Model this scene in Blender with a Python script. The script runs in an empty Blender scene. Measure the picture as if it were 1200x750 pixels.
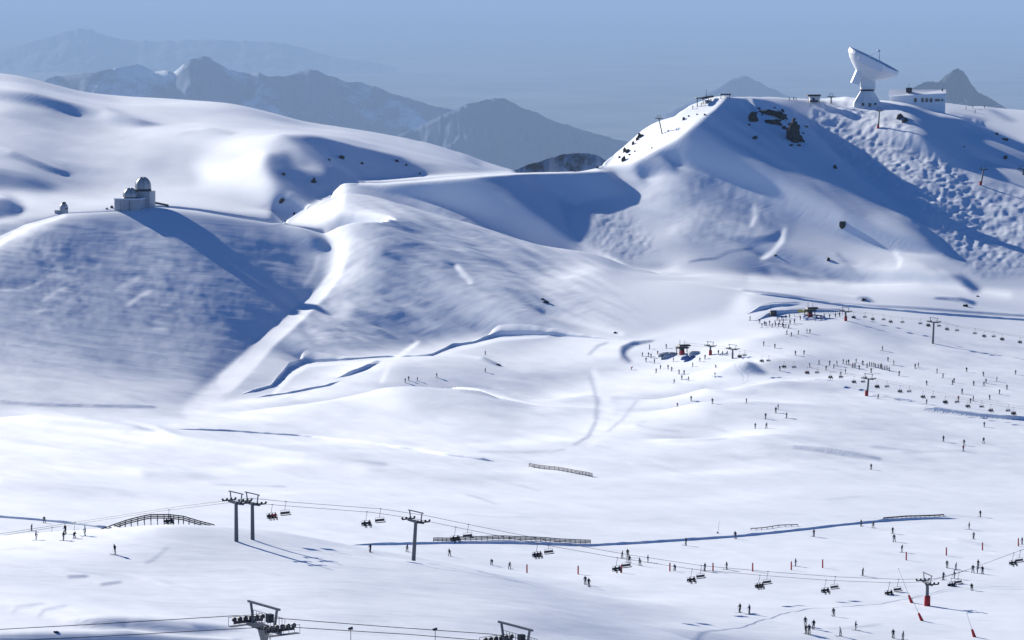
import bpy, bmesh, math, random
import numpy as np
from mathutils import Vector, Matrix

random.seed(7)
RNG = np.random.default_rng(7)
SC = bpy.context.scene
COL = SC.collection

# ------------------------------------------------------------------ camera
F = 4200.0                      # focal length in pixels of a 1200 px wide picture
HOR = -40.0                     # row of the true horizon
TH = math.atan((375.0 - HOR) / F)
CT, ST = math.cos(TH), math.sin(TH)
cam_d = bpy.data.cameras.new('camera')
cam = bpy.data.objects.new('camera', cam_d)
COL.objects.link(cam)
cam_d.sensor_width = 36.0
cam_d.lens = F / 1200.0 * 36.0
cam_d.clip_start = 5.0
cam_d.clip_end = 600000.0
cam.location = (0, 0, 0)
cam.rotation_euler = (math.pi / 2 - TH, 0, 0)
SC.camera = cam

# ------------------------------------------------------------------ sky, sun, exposure
SUN_EL = math.radians(17.0)
SUN_AZ = math.radians(34.0)     # to the left of straight ahead
SDIR = Vector((-math.sin(SUN_AZ) * math.cos(SUN_EL), math.cos(SUN_AZ) * math.cos(SUN_EL), math.sin(SUN_EL)))
world = bpy.data.worlds.new("World")
SC.world = world
world.use_nodes = True
wn = world.node_tree.nodes
bg = wn['Background']
sky = wn.new('ShaderNodeTexSky')
sky.sky_type = 'NISHITA'
sky.sun_disc = False
sky.sun_elevation = SUN_EL
sky.sun_rotation = -SUN_AZ
sky.altitude = 2800
sky.air_density = 1.0
sky.dust_density = 0.0
sky.ozone_density = 10.0
world.node_tree.links.new(sky.outputs[0], bg.inputs[0])
bg.inputs[1].default_value = 0.075
sun_d = bpy.data.lights.new('sun', 'SUN')
sun_d.energy = 5.0
sun_d.angle = math.radians(0.5)
sun_d.color = (1.0, 0.95, 0.86)
sun = bpy.data.objects.new('sun', sun_d)
COL.objects.link(sun)
sun.rotation_euler = (-SDIR).to_track_quat('-Z', 'Y').to_euler()
vs = SC.view_settings
vs.view_transform = 'Standard'
vs.look = 'None'
vs.gamma = 1.0
vs.exposure = 0.7

# ------------------------------------------------------------------ small helpers
def link(name, me, mat=None, parent=None, loc=None, rot=None):
    o = bpy.data.objects.new(name, me)
    COL.objects.link(o)
    if me is not None and mat is not None and len(me.materials) == 0:
        me.materials.append(mat)
    if parent is not None:
        o.parent = parent
    if loc is not None:
        o.location = loc
    if rot is not None:
        o.rotation_euler = rot
    return o

def tag(o, label=None, cat=None, group=None, kind=None):
    if label: o['label'] = label
    if cat: o['category'] = cat
    if group: o['group'] = group
    if kind: o['kind'] = kind
    return o

def empty(name, loc, rz=0.0, label=None, cat=None, group=None):
    o = bpy.data.objects.new(name, None)
    COL.objects.link(o)
    o.empty_display_size = 0.5
    o.location = loc
    o.rotation_euler = (0, 0, rz)
    return tag(o, label, cat, group)

def material(name, color, rough=0.8, spec=0.2, metal=0.0, noise=None, bump=None):
    m = bpy.data.materials.new(name)
    m.use_nodes = True
    nt = m.node_tree
    b = nt.nodes['Principled BSDF']
    b.inputs['Base Color'].default_value = (*color, 1)
    b.inputs['Roughness'].default_value = rough
    b.inputs['Specular IOR Level'].default_value = spec
    b.inputs['Metallic'].default_value = metal
    if noise:
        sc, amt = noise
        tc = nt.nodes.new('ShaderNodeTexCoord')
        nz = nt.nodes.new('ShaderNodeTexNoise')
        nz.inputs['Scale'].default_value = sc
        nz.inputs['Detail'].default_value = 5
        nt.links.new(tc.outputs['Object'], nz.inputs['Vector'])
        mx = nt.nodes.new('ShaderNodeMix')
        mx.data_type = 'RGBA'
        mx.inputs[6].default_value = tuple(c * (1 - amt) for c in color) + (1,)
        mx.inputs[7].default_value = tuple(min(1, c * (1 + amt)) for c in color) + (1,)
        nt.links.new(nz.outputs[0], mx.inputs[0])
        nt.links.new(mx.outputs[2], b.inputs['Base Color'])
        if bump:
            bp = nt.nodes.new('ShaderNodeBump')
            bp.inputs['Strength'].default_value = 1.0
            bp.inputs['Distance'].default_value = bump
            nt.links.new(nz.outputs[0], bp.inputs['Height'])
            nt.links.new(bp.outputs[0], b.inputs['Normal'])
    return m

def hash2(ix, iy, seed):
    h = (ix.astype(np.int64) * 374761393 + iy.astype(np.int64) * 668265263 + seed * 982451653) & 0xFFFFFFFF
    h = ((h ^ (h >> 13)) * 1274126177) & 0xFFFFFFFF
    h = h ^ (h >> 16)
    return (h & 0xFFFFFF).astype(np.float64) / float(0xFFFFFF)

def vnoise(x, y, seed=0):
    ix = np.floor(x); iy = np.floor(y)
    fx = x - ix; fy = y - iy
    fx = fx * fx * fx * (fx * (fx * 6 - 15) + 10); fy = fy * fy * fy * (fy * (fy * 6 - 15) + 10)
    a = hash2(ix, iy, seed); b = hash2(ix + 1, iy, seed)
    c = hash2(ix, iy + 1, seed); d = hash2(ix + 1, iy + 1, seed)
    return (a * (1 - fx) + b * fx) * (1 - fy) + (c * (1 - fx) + d * fx) * fy - 0.5

def fbm(x, y, octs=4, seed=0, gain=0.5):
    s = 0; amp = 1.0
    for k in range(octs):
        s = s + amp * vnoise(x * 2 ** k + 17.3 * k, y * 2 ** k - 9.1 * k, seed + k)
        amp *= gain
    return s

def sstep(a, b, x):
    t = np.clip((x - a) / (b - a), 0, 1)
    return t * t * (3 - 2 * t)

# picture geometry: pixel (u,v) -> lateral slope s = x/y and depression m = -z/y, both times F
def pix(u, v):
    a = (np.asarray(u, float) - 600.0) / F
    b = (375.0 - np.asarray(v, float)) / F
    d = CT + b * ST
    return 600.0 + F * a / d, F * (ST - b * CT) / d      # xi, w

def unpix(xi, w):
    s = (xi - 600.0) / F; m = -w / F
    # camera space: y forward
    dep = CT - m * ST
    b = (ST + m * CT) / dep
    return 600.0 + F * s / dep, 375.0 - F * b

# ------------------------------------------------------------------ the snow terrain
# control profiles: column -> (row, distance); rows with None mark hidden ground (row given below the crest)
CP = []
def col(u, pts):
    for v, t in pts:
        CP.append((u, v, t))

for u in (-250, -100, 0):
    k = -u * 0.05
    col(u, [(85 + k*0.5, 2790), (105+k*.4, 2620), (118, 2470), (133, 2400), (150, 2310), (190, 2190), (225, 2090), (262, 1985), (290, 1925), (280 + k, 1868), (300 + k, 1840), (340 + k, 1785), (400, 1685), (440, 1615)])
col(75, [(103, 2700), (122, 2520), (132, 2440), (150, 2340), (200, 2160), (240, 2030), (275, 1930), (251, 1868), (262, 1852), (300, 1800), (350, 1745), (400, 1680), (440, 1612)])
col(150, [(113, 2660), (135, 2470), (148, 2390), (190, 2200), (230, 2060), (270, 1930), (248, 1868), (262, 1848), (300, 1797), (350, 1740), (400, 1677), (440, 1610)])
col(225, [(116, 2630), (150, 2400), (200, 2170), (230, 2070), (275, 1930), (246, 1866), (262, 1846), (300, 1794), (350, 1735), (400, 1673), (440, 1605)])
col(290, [(123, 2580), (150, 2400), (190, 2200), (225, 2080), (280, 1945), (257, 1866), (275, 1840), (310, 1788), (350, 1735), (400, 1670), (440, 1600)])
col(330, [(137, 2540), (152, 2380), (170, 2210), (195, 2150), (240, 2060), (282, 1960), (264, 1868), (272, 1855), (300, 1818), (340, 1767), (380, 1705)])
col(362, [(145, 2470), (157, 2320), (165, 2230), (200, 2150), (245, 2060), (272, 1985), (246, 1945), (262, 1905), (276, 1868), (300, 1832), (330, 1795), (360, 1745)])
col(382, [(146, 2450), (158, 2300), (168, 2230), (205, 2140), (250, 2050), (262, 2010), (233, 1965), (254, 1920), (290, 1870), (308, 1838), (345, 1790)])
col(404, [(147, 2430), (160, 2280), (172, 2220), (210, 2140), (245, 2070), (240, 2060), (217, 2008), (238, 1972), (262, 1932), (300, 1852), (350, 1778), (380, 1742), (410, 1702), (440, 1605)])
col(450, [(159, 2370), (174, 2240), (188, 2200), (222, 2120), (225, 2070), (214, 2010), (224, 1985), (258, 1885), (296, 1788), (328, 1748), (358, 1718), (405, 1678), (440, 1560)])
col(500, [(172, 2320), (183, 2220), (200, 2180), (216, 2120), (209.5, 2005), (236, 1968), (265, 1874), (300, 1780), (334, 1735), (363, 1704), (390, 1682), (405, 1660), (440, 1550)])
col(560, [(189, 2260), (196, 2190), (207, 2140), (204, 1992), (254, 1945), (300, 1800), (340, 1720), (385, 1672), (396, 1650), (440, 1535)])
col(620, [(215, 2250), (202.5, 1982), (262, 1932), (310, 1815), (350, 1725), (388, 1640), (440, 1525)])
col(665, [(216, 2230), (201.5, 1978), (250, 1945), (288, 1910), (330, 1810), (370, 1710), (400, 1620), (440, 1520)])
col(700, [(225, 2200), (199, 1988), (222, 1968), (262, 1920), (295, 1870), (328, 1785), (356, 1705), (379, 1650), (440, 1515)])
col(733, [(215, 2180), (174, 2040), (192, 1992), (206, 1980), (240, 1947), (280, 1887), (318, 1808), (347, 1728), (370, 1668), (388, 1620), (408, 1570)])
col(765, [(205, 2170), (148, 2038), (177, 1986), (200, 1968), (222, 1950), (265, 1903), (306, 1830), (336, 1752), (358, 1690), (376, 1645), (399, 1570)])
col(792, [(190, 2160), (135, 2035), (165, 1957), (190, 1940), (207, 1930), (250, 1885), (295, 1850), (325, 1800), (346, 1750), (365, 1690), (390, 1590)])
col(813, [(180, 2150), (127, 2030), (149, 1950), (175, 1934), (200, 1918), (240, 1878), (286, 1835), (316, 1800), (338, 1750), (356, 1700), (383, 1600)])
col(835, [(170, 2140), (118, 2025), (135, 1947), (160, 1932), (202, 1908), (240, 1872), (276, 1838), (308, 1800), (329, 1750)])
col(855, [(160, 2140), (113, 2020), (120, 1955), (150, 1935), (204, 1904), (240, 1868), (268, 1840), (300, 1800), (322, 1750), (342, 1700)])
col(893, [(150, 2150), (113, 2020), (119, 1970), (130, 1955), (160, 1935), (208, 1902), (256, 1850), (286, 1800), (310, 1750), (333, 1700), (361, 1600)])
col(930, [(150, 2150), (115, 2030), (122, 2005), (150, 1955), (200, 1902), (255, 1850), (287, 1800), (312, 1750)])
col(970, [(150, 2150), (115.5, 2040), (124, 2020), (152, 1955), (192, 1900), (252, 1850), (288, 1800), (314, 1750), (336, 1700), (362, 1600)])
col(1010, [(150, 2160), (116, 2060), (126, 2025), (152, 1958), (185, 1900), (238, 1850), (285, 1800), (312, 1750)])
col(1050, [(150, 2180), (117.5, 2080), (128, 2025), (158, 1958), (190, 1900), (234, 1850), (288, 1800), (318, 1750), (340, 1700), (362, 1600)])
col(1090, [(150, 2200), (121, 2100), (133, 2020), (152, 1990), (175, 1950), (203, 1900), (240, 1850), (280, 1800), (312, 1750), (342, 1690)])
col(1130, [(150, 2220), (124, 2120), (137, 2015), (160, 1990), (174, 1973), (198, 1955), (220, 1900), (246, 1850), (276, 1800), (308, 1750), (342, 1690), (364, 1600)])
col(1170, [(152, 2240), (127, 2130), (150, 2020), (180, 1985), (202, 1965), (228, 1900), (254, 1850), (284, 1800), (314, 1750), (345, 1690), (368, 1600)])
for u in (1215, 1330, 1460):
    col(u, [(156, 2260), (130, 2140), (155, 2030), (190, 1990), (212, 1968), (236, 1900), (262, 1850), (290, 1800), (318, 1750), (348, 1690), (370, 1600)])
# the basin floor
for u in (-250, -100, 0, 75, 150, 225, 290):
    col(u, [(470, 1550), (490, 1450), (520, 1290), (550, 1130), (580, 1000)])
for u in (-250, -100, 0, 75, 130):
    col(u, [(610, 880), (640, 800)])
for u in (350, 420, 500, 580):
    col(u, [(470, 1490), (490, 1390), (520, 1240), (550, 1110), (580, 990), (612, 890)])
col(430, [(637, 815)])
for u in (660, 740, 820):
    col(u, [(470, 1400), (490, 1310), (520, 1190), (550, 1085), (580, 985), (610, 900), (640, 830), (670, 770)])
for u in (820,):
    col(u, [(440, 1450), (412, 1515)])
for u in (900, 980, 1060, 1140, 1220, 1340, 1460):
    col(u, [(395, 1500), (420, 1430), (450, 1340), (480, 1250), (515, 1150), (550, 1060), (580, 975), (610, 900), (640, 830), (670, 770), (700, 720), (740, 660)])
col(820, [(700, 715), (740, 650)])
col(740, [(700, 712)])
# the near knoll, its crest, and the dip behind it
for u, cv, ct in ((-250, 660, 640), (-100, 652, 645), (0, 644, 648), (60, 638, 650), (130, 628, 652), (200, 616, 655), (270, 618, 660), (330, 622, 665), (400, 640, 655),
                  (490, 655, 645), (570, 664, 640), (640, 681, 630), (690, 700, 620), (740, 722, 605), (790, 745, 590), (860, 772, 575)):
    CP.append((u, cv, ct))
    if u > 140:
        CP.append((u, cv + 4, ct * 1.08))
for u in (-250, -100, 0, 75, 150, 225, 300, 380, 460, 540):
    k = max(0, (u - 380) * 0.06)
    col(u, [(662 + k, 618), (690 + k, 590), (722 + k, 560), (760 + k, 525), (840, 455), (960, 360)])
col(620, [(722, 575), (770, 525), (850, 450), (960, 360)])
col(700, [(744, 570), (790, 520), (860, 450), (960, 360)])
col(780, [(790, 540), (860, 455), (960, 360)])
for u in (900, 1000, 1120, 1240, 1400):
    col(u, [(775, 600), (830, 520), (890, 430), (960, 350)])
# far off, the ground falls into the valley
for u in (-250, 0, 250, 500, 750, 1000, 1250, 1460):
    CP.append((u, 330, 3300)); CP.append((u, 560, 5200))
CPA = np.array(CP, float)
cxi, cw = pix(CPA[:, 0], CPA[:, 1])
ceta = F * np.log(CPA[:, 2] / 1000.0)

def rbf_fit(x, y, z, sx=400.0):
    n = len(x)
    X = np.stack([x, y], 1) / sx
    d2 = ((X[:, None, :] - X[None, :, :]) ** 2).sum(-1)
    K = 0.5 * d2 * np.log(d2 + 1e-12)
    K[np.arange(n), np.arange(n)] += 2e-4
    Pm = np.concatenate([np.ones((n, 1)), X], 1)
    A = np.zeros((n + 3, n + 3))
    A[:n, :n] = K; A[:n, n:] = Pm; A[n:, :n] = Pm.T
    sol = np.linalg.solve(A, np.concatenate([z, np.zeros(3)]))
    return X, sol, sx

def rbf_eval(model, x, y):
    X, sol, sx = model
    n = len(X)
    Q = np.stack([x.ravel(), y.ravel()], 1) / sx
    out = np.empty(len(Q))
    for i in range(0, len(Q), 20000):
        q = Q[i:i + 20000]
        d2 = (q ** 2).sum(1)[:, None] + (X ** 2).sum(1)[None, :] - 2 * q @ X.T
        np.maximum(d2, 1e-12, out=d2)
        out[i:i + 20000] = (0.5 * d2 * np.log(d2)) @ sol[:n] + sol[n] + q @ sol[n + 1:]
    return out.reshape(x.shape)

def wref(eta):                   # mean slope, fitted out before interpolation
    return 145.0 * 4.2 * np.exp(-eta / F)
MODEL = rbf_fit(cxi, ceta, cw - wref(ceta))

# fan-shaped grid: columns of equal bearing, rows of growing distance
XI = np.concatenate([np.linspace(-1500, -140, 110)[:-1], np.arange(-140, 1341, 2.0), np.linspace(1340, 2700, 110)[1:]])
TT = np.concatenate([np.linspace(40, 330, 20)[:-1], np.geomspace(330, 560, 230)[:-1], np.geomspace(560, 1000, 400)[:-1],
                     np.geomspace(1000, 1560, 340)[:-1], np.geomspace(1560, 2090, 380)[:-1], np.geomspace(2090, 2800, 180)[:-1], np.geomspace(2800, 6000, 30)])
ETA = F * np.log(TT / 1000.0)
NX, NY = len(XI), len(TT)
# coarse evaluation then cubic-ish upsampling
def interp_rows(src_x, src, dst_x):      # cubic (Catmull-Rom) along axis 0, uniform src_x
    h = src_x[1] - src_x[0]
    f = np.clip((dst_x - src_x[0]) / h, 0, len(src_x) - 1.001)
    i = f.astype(int); t = (f - i)[:, None]
    n = len(src_x)
    g = lambda k: src[np.clip(i + k, 0, n - 1)]
    p0, p1, p2, p3 = g(-1), g(0), g(1), g(2)
    return p1 + 0.5 * t * (p2 - p0 + t * (2 * p0 - 5 * p1 + 4 * p2 - p3 + t * (3 * (p1 - p2) + p3 - p0)))
gx = np.arange(-420, 1621, 10.0)
ge = np.arange(-4700, 7601, 13.0)
GE, GX = np.meshgrid(ge, gx, indexing='ij')
GW = rbf_eval(MODEL, GX, GE)
W = interp_rows(ge, GW, ETA)
W = interp_rows(gx, W.T, np.clip(XI, -420, 1620)).T          # (NY, NX)
XX, EE = np.meshgrid(XI, ETA)
W = W + wref(EE)
# under and around the camera
near = TT < 330
for j in np.where(near)[0]:
    k = TT[j] / 330.0
    z330 = -W[np.searchsorted(TT, 330.0)] * 330.0 / F
    W[j] = -(z330 * k ** 0.7 - 4 * (1 - k)) * F / TT[j]
TG = np.repeat(TT[:, None], NX, 1)

# ---------------------------------------------------------------- relief strokes
VISU = VISV = VIS = None
def project():
    global VISU, VISV, VIS
    VISU, VISV = unpix(XX, W)
    runmin = np.minimum.accumulate(np.where(TG < 60, 1e9, W), axis=0)
    VIS = W <= runmin + 6.0
project()

#STROKES_BEGIN
# Finer relief: each stroke says how much sunlight a patch of slope catches (as a grey level 0-255);
# the terrain is tilted along the sun's azimuth until it does, and eases back to the broad shape.
LIT = np.full((760, 1240), np.nan)      # row, col offset by 20 (covers u -20..1219)
LOP = np.zeros((760, 1240))
def box_blur(a, r):
    r = int(round(r))
    if r < 1: return a
    for ax in (0, 1):
        for _ in range(2):
            p = np.concatenate([np.repeat(np.take(a, [0], ax), r + 1, ax), a, np.repeat(np.take(a, [-1], ax), r, ax)], ax)
            c = np.cumsum(p, ax)
            n = a.shape[ax]
            a = (np.take(c, np.arange(2 * r + 1, 2 * r + 1 + n), ax) - np.take(c, np.arange(0, n), ax)) / (2 * r + 1)
    return a
def lum(R):
    if R < 0: return R / 1000.0
    c = R / 255.0
    lin = ((c + 0.055) / 1.055) ** 2.4
    return (lin - 0.06) / 2.1
def poly_mask(pts, x0, x1, y0, y1):
    yy, xx = np.mgrid[y0:y1, x0:x1]
    ins = np.zeros(xx.shape, bool)
    n = len(pts)
    for i in range(n):
        ax, ay = pts[i]; bx, by = pts[(i + 1) % n]
        if ay == by: continue
        c = ((ay > yy) != (by > yy)) & (xx < (bx - ax) * (yy - ay) / (by - ay) + ax)
        ins ^= c
    return ins.astype(float)
def paint(pts, R, feather=4, op=1.0):
    pts = [(p[0] + 20, p[1]) for p in pts]
    m = int(feather * 2 + 3)
    xs = [p[0] for p in pts]; ys = [p[1] for p in pts]
    x0, x1 = max(0, int(min(xs)) - m), min(1240, int(max(xs)) + m + 1)
    y0, y1 = max(0, int(min(ys)) - m), min(760, int(max(ys)) + m + 1)
    if x0 <= 2: pass
    k = box_blur(poly_mask(pts, x0, x1, y0, y1), feather / 2.0) * op
    apply(k, lum(R), x0, x1, y0, y1)
def apply(k, L, x0, x1, y0, y1):
    cur = LIT[y0:y1, x0:x1]; o = LOP[y0:y1, x0:x1]
    cur0 = np.where(np.isnan(cur), L, cur)
    on = o + k - o * k
    val = np.where(on > 1e-6, (cur0 * o * (1 - k) + L * k) / np.maximum(on, 1e-6), L)
    LIT[y0:y1, x0:x1] = val; LOP[y0:y1, x0:x1] = on
def stroke(pts, R, w, feather=2, op=1.0):
    """brush line; w a number or one per point"""
    ws = [w] * len(pts) if not hasattr(w, '__len__') else w
    pts = [(p[0] + 20, p[1]) for p in pts]
    m = int(max(ws) + feather * 2 + 3)
    xs = [p[0] for p in pts]; ys = [p[1] for p in pts]
    x0, x1 = max(0, int(min(xs)) - m), min(1240, int(max(xs)) + m + 1)
    y0, y1 = max(0, int(min(ys)) - m), min(760, int(max(ys)) + m + 1)
    yy, xx = np.mgrid[y0:y1, x0:x1]
    best = np.full(xx.shape, 1e9)
    for i in range(len(pts) - 1):
        ax, ay = pts[i]; bx, by = pts[i + 1]
        dx, dy = bx - ax, by - ay
        t = np.clip(((xx - ax) * dx + (yy - ay) * dy) / (dx * dx + dy * dy + 1e-9), 0, 1)
        d = np.hypot(xx - ax - t * dx, yy - ay - t * dy) - (ws[i] + (ws[i + 1] - ws[i]) * t) / 2.0
        best = np.minimum(best, d)
    k = np.clip(0.5 - best / max(feather, 1.0), 0, 1) * op
    apply(k, lum(R), x0, x1, y0, y1)

# left massif
paint([(-20, 88), (40, 95), (110, 113), (240, 118), (320, 136), (420, 152), (520, 183), (600, 201), (520, 205), (440, 175), (340, 160), (300, 180), (250, 240), (-20, 260)], 226, 12, 0.35)
paint([(-20, 160), (60, 180), (130, 200), (220, 190), (260, 235), (60, 240), (-20, 235)], 205, 20, 0.6)
paint([(225, 195), (270, 170), (312, 170), (308, 200), (318, 228), (300, 245), (240, 240)], 254, 14, 0.9)
paint([(-20, 232), (60, 226), (200, 222), (318, 228), (318, 262), (270, 256), (180, 244), (75, 252), (-20, 268)], 236, 8, 0.85)
paint([(-20, 116), (0, 119), (40, 122), (90, 130), (125, 137), (110, 141), (85, 143), (50, 135), (0, 128), (-20, 126)], -40, 3)
paint([(122, 134), (150, 143), (190, 157), (165, 157), (138, 149)], 70, 2)
stroke([(14, 189), (35, 197), (60, 206), (78, 210)], 20, 5, 3)
paint([(-20, 203), (0, 205), (40, 212), (72, 226), (50, 232), (-20, 226)], 140, 9)
paint([(160, 195), (200, 190), (195, 206), (165, 208)], 185, 10)
stroke([(215, 165), (245, 162), (272, 167)], 120, 2, 2)
paint([(335, 168), (370, 166), (420, 180), (470, 188), (490, 200), (500, 207), (450, 213), (405, 219), (392, 214), (360, 190)], -20, 2)
paint([(312, 186), (335, 185), (345, 200), (370, 215), (395, 219), (370, 240), (345, 257), (320, 264), (318, 240), (327, 230), (318, 215), (308, 200)], 40, 3)
paint([(-20, 234), (12, 236), (30, 248), (20, 256), (-20, 262)], 70, 3)
# the knoll with the observatory
paint([(-20, 296), (75, 258), (140, 251), (180, 247), (270, 257), (345, 271), (385, 305), (375, 335), (330, 370), (290, 410), (240, 455), (120, 445), (-20, 440)], 122, 9)
paint([(-20, 395), (250, 395), (225, 468), (-20, 468)], 145, 26)
paint([(-20, 432), (225, 440), (240, 480), (-20, 475)], 185, 22)
paint([(195, 258), (345, 273), (382, 300), (370, 335), (310, 372), (280, 392), (235, 365), (200, 315)], 88, 24, 0.7)
paint([(-20, 304), (50, 287), (48, 328), (22, 340), (-20, 338)], 80, 8, 0.7)
stroke([(-20, 300), (0, 284), (30, 267), (75, 253)], 235, [6, 5, 5, 3], 2)
stroke([(0, 340), (25, 340), (48, 330)], 190, 3, 2, op=0.5)
stroke([(50, 352), (62, 344), (75, 338)], 190, 4, 2, op=0.5)
stroke([(25, 366), (62, 363)], 175, 3, 2, op=0.5)
stroke([(135, 340), (155, 329), (172, 322), (182, 305)], 175, 5, 5, op=0.5)
stroke([(150, 357), (162, 347), (175, 342)], 225, 4, 3, op=0.5)
stroke([(165, 336), (178, 334)], 60, 5, 3)
paint([(165, 270), (205, 265), (200, 330), (175, 345), (170, 310)], 132, 10)
paint([(60, 270), (160, 262), (170, 300), (110, 330), (70, 320)], 122, 16)
stroke([(135, 275), (160, 270), (185, 264)], 175, 3, 3, op=0.5)
stroke([(180, 385), (195, 386)], 185, 4, 3, op=0.5)
stroke([(200, 365), (212, 372), (222, 378)], 165, 4, 3, op=0.5)
stroke([(240, 285), (280, 300), (320, 312)], 92, 5, 4)
# spur between knoll and bowl
paint([(400, 224), (450, 221), (690, 296), (740, 330), (755, 380), (640, 388), (560, 392), (430, 412), (330, 425), (380, 345), (405, 300)], 146, 12)
paint([(392, 325), (430, 338), (530, 388), (480, 402), (430, 408), (330, 418), (350, 372)], 130, 16, 0.8)
paint([(410, 258), (450, 266), (530, 298), (565, 325), (520, 318), (440, 285), (408, 275)], 122, 8, 0.8)
paint([(480, 330), (560, 345), (640, 375), (600, 388), (520, 372)], 152, 16, 0.7)
paint([(560, 320), (620, 330), (650, 345), (640, 352), (590, 340)], 135, 6)
stroke([(590, 338), (620, 345), (640, 358)], 80, 3, 2)
stroke([(415, 368), (440, 372), (468, 370)], 80, 8, 6)
stroke([(520, 310), (532, 311)], 70, 8, 4)
stroke([(534, 312), (542, 322), (550, 331)], 250, 4, 2)
paint([(620, 330), (700, 300), (760, 315), (880, 335), (850, 372), (740, 400), (700, 392), (660, 375)], 190, 16)
stroke([(640, 368), (680, 380), (728, 392)], 232, 5, 4)
paint([(640, 378), (700, 395), (735, 400), (680, 392), (640, 388)], 150, 5)
# white flank and piste down the spur
paint([(333, 264), (367, 243), (404, 219), (401, 240), (390, 262), (400, 292), (393, 296), (376, 270)], 255, 3)
stroke([(384, 262), (397, 284), (400, 300), (394, 320), (376, 344), (346, 372), (312, 401), (288, 426), (266, 447)], 230, [15, 13, 13, 13, 14, 16, 18, 22, 24], 3)
stroke([(280, 430), (258, 452), (240, 470), (228, 484)], 240, [14, 20, 26, 30], 10, 0.7)
stroke([(372, 302), (368, 318), (356, 336)], 150, 4, 3)
stroke([(300, 400), (288, 414), (281, 424)], 215, 3, 2)
# saddle lee shade
paint([(450, 218), (500, 213), (560, 207), (640, 205), (697, 201), (717, 202), (733, 220), (731, 229), (704, 231), (688, 236), (675, 241), (651, 229), (664, 260), (685, 294), (640, 278), (600, 262), (520, 236)], -190, 3)
stroke([(420, 216), (450, 214.5), (520, 208.5), (600, 203.5), (700, 199)], 240, 3, 2)
paint([(736, 234), (791, 195), (840, 207), (920, 224), (979, 257), (962, 276), (1000, 302), (900, 330), (800, 320), (750, 300), (690, 290), (668, 262), (656, 236), (676, 243), (704, 233)], 160, 8)
paint([(660, 258), (700, 250), (735, 268), (765, 300), (720, 318), (685, 298)], 118, 14)
# north face under the crest
paint([(740, 194), (765, 180), (792, 168), (813, 152), (835, 138), (852, 123), (900, 124), (930, 135), (945, 150), (976, 179), (1000, 205), (1040, 240), (1067, 263), (1093, 283), (1112, 299), (1124, 315), (1101, 306),
       (1077, 303), (1053, 297), (1029, 292), (997, 269), (979, 253), (955, 240), (920, 221), (880, 209), (840, 205), (791, 188), (796, 208), (775, 204), (752, 209), (765, 222), (750, 214)], -95, 3)
paint([(735, 192), (765, 177), (792, 164), (813, 148), (835, 134), (851, 119), (846, 114), (808, 128), (776, 140), (752, 153), (731, 172), (705, 196)], 255, 2)
paint([(845, 113), (900, 113), (990, 116), (990, 122), (930, 121), (900, 118), (856, 119)], 235, 2)
stroke([(878, 122), (882, 130), (884, 136)], 235, 4, 2)
# mogul slope
paint([(1098, 286), (1220, 296), (1220, 345), (1150, 340), (1128, 320)], 172, 6)
paint([(940, 128), (990, 125), (1050, 150), (1090, 190), (1130, 213), (1220, 232), (1220, 330), (1150, 335), (1126, 315), (1112, 297), (1040, 238), (976, 177), (948, 150)], 150, 4)
paint([(1000, 124), (1060, 140), (1100, 175), (1060, 170), (1010, 150)], 150, 9)
paint([(1058, 140), (1076, 143), (1096, 154), (1120, 157), (1150, 166), (1180, 182), (1220, 202), (1220, 218), (1175, 206), (1140, 196), (1110, 186), (1072, 161)], 36, 2)
paint([(1082, 144), (1110, 139), (1140, 137), (1220, 152), (1220, 192), (1170, 172), (1130, 156), (1100, 153)], 208, 5)
paint([(1064, 131), (1122, 131), (1142, 141), (1110, 143), (1080, 141)], 80, 3)
stroke([(1130, 135), (1160, 148), (1185, 160)], 130, 3, 3)
# bowl foot, right
paint([(940, 252), (1000, 275), (1060, 302), (1120, 320), (1150, 342), (1000, 338), (910, 315)], 178, 6)
stroke([(862, 282), (885, 287), (905, 282), (914, 276)], 100, [5, 9, 9, 5], 4)
stroke([(918, 272), (915, 286), (905, 299), (893, 306)], 252, [3, 5, 6, 4], 2)
stroke([(882, 246), (884, 258), (880, 268)], 235, 4, 2)
stroke([(1047, 302), (1054, 312), (1052, 320)], 240, 3, 2)
paint([(905, 296), (930, 290), (975, 303), (1010, 325), (960, 322), (915, 306)], 150, 7)
stroke([(980, 300), (1005, 325), (1030, 338)], 110, 3, 2)
stroke([(880, 330), (1000, 336), (1100, 342), (1180, 352)], 238, 8, 8)
paint([(1110, 330), (1128, 330), (1150, 346), (1140, 350)], 80, 3)
paint([(870, 345), (1000, 345), (1100, 352), (1220, 362), (1220, 374), (1000, 368), (880, 360)], 195, 10)
stroke([(870, 342), (930, 349), (990, 358), (1080, 366), (1200, 374)], 100, 2.5, 1.5)
stroke([(878, 367), (890, 362), (905, 358), (935, 356)], 70, [2, 3.5, 3.5, 2], 1.5)
stroke([(888, 375), (900, 369), (915, 366), (940, 364), (985, 364)], 60, [2, 3, 4, 3, 2], 1.5)
stroke([(1095, 355), (1125, 355.5), (1140, 360)], 60, [2, 4, 5], 2)
stroke([(1005, 350), (1015, 352), (1022, 356)], 60, [3, 4, 2], 1.5)
stroke([(808, 310), (820, 307.5), (840, 306)], 60, [2, 2.5, 2], 1.5)
stroke([(838, 306), (855, 298), (880, 295)], 120, 3, 2)
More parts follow.
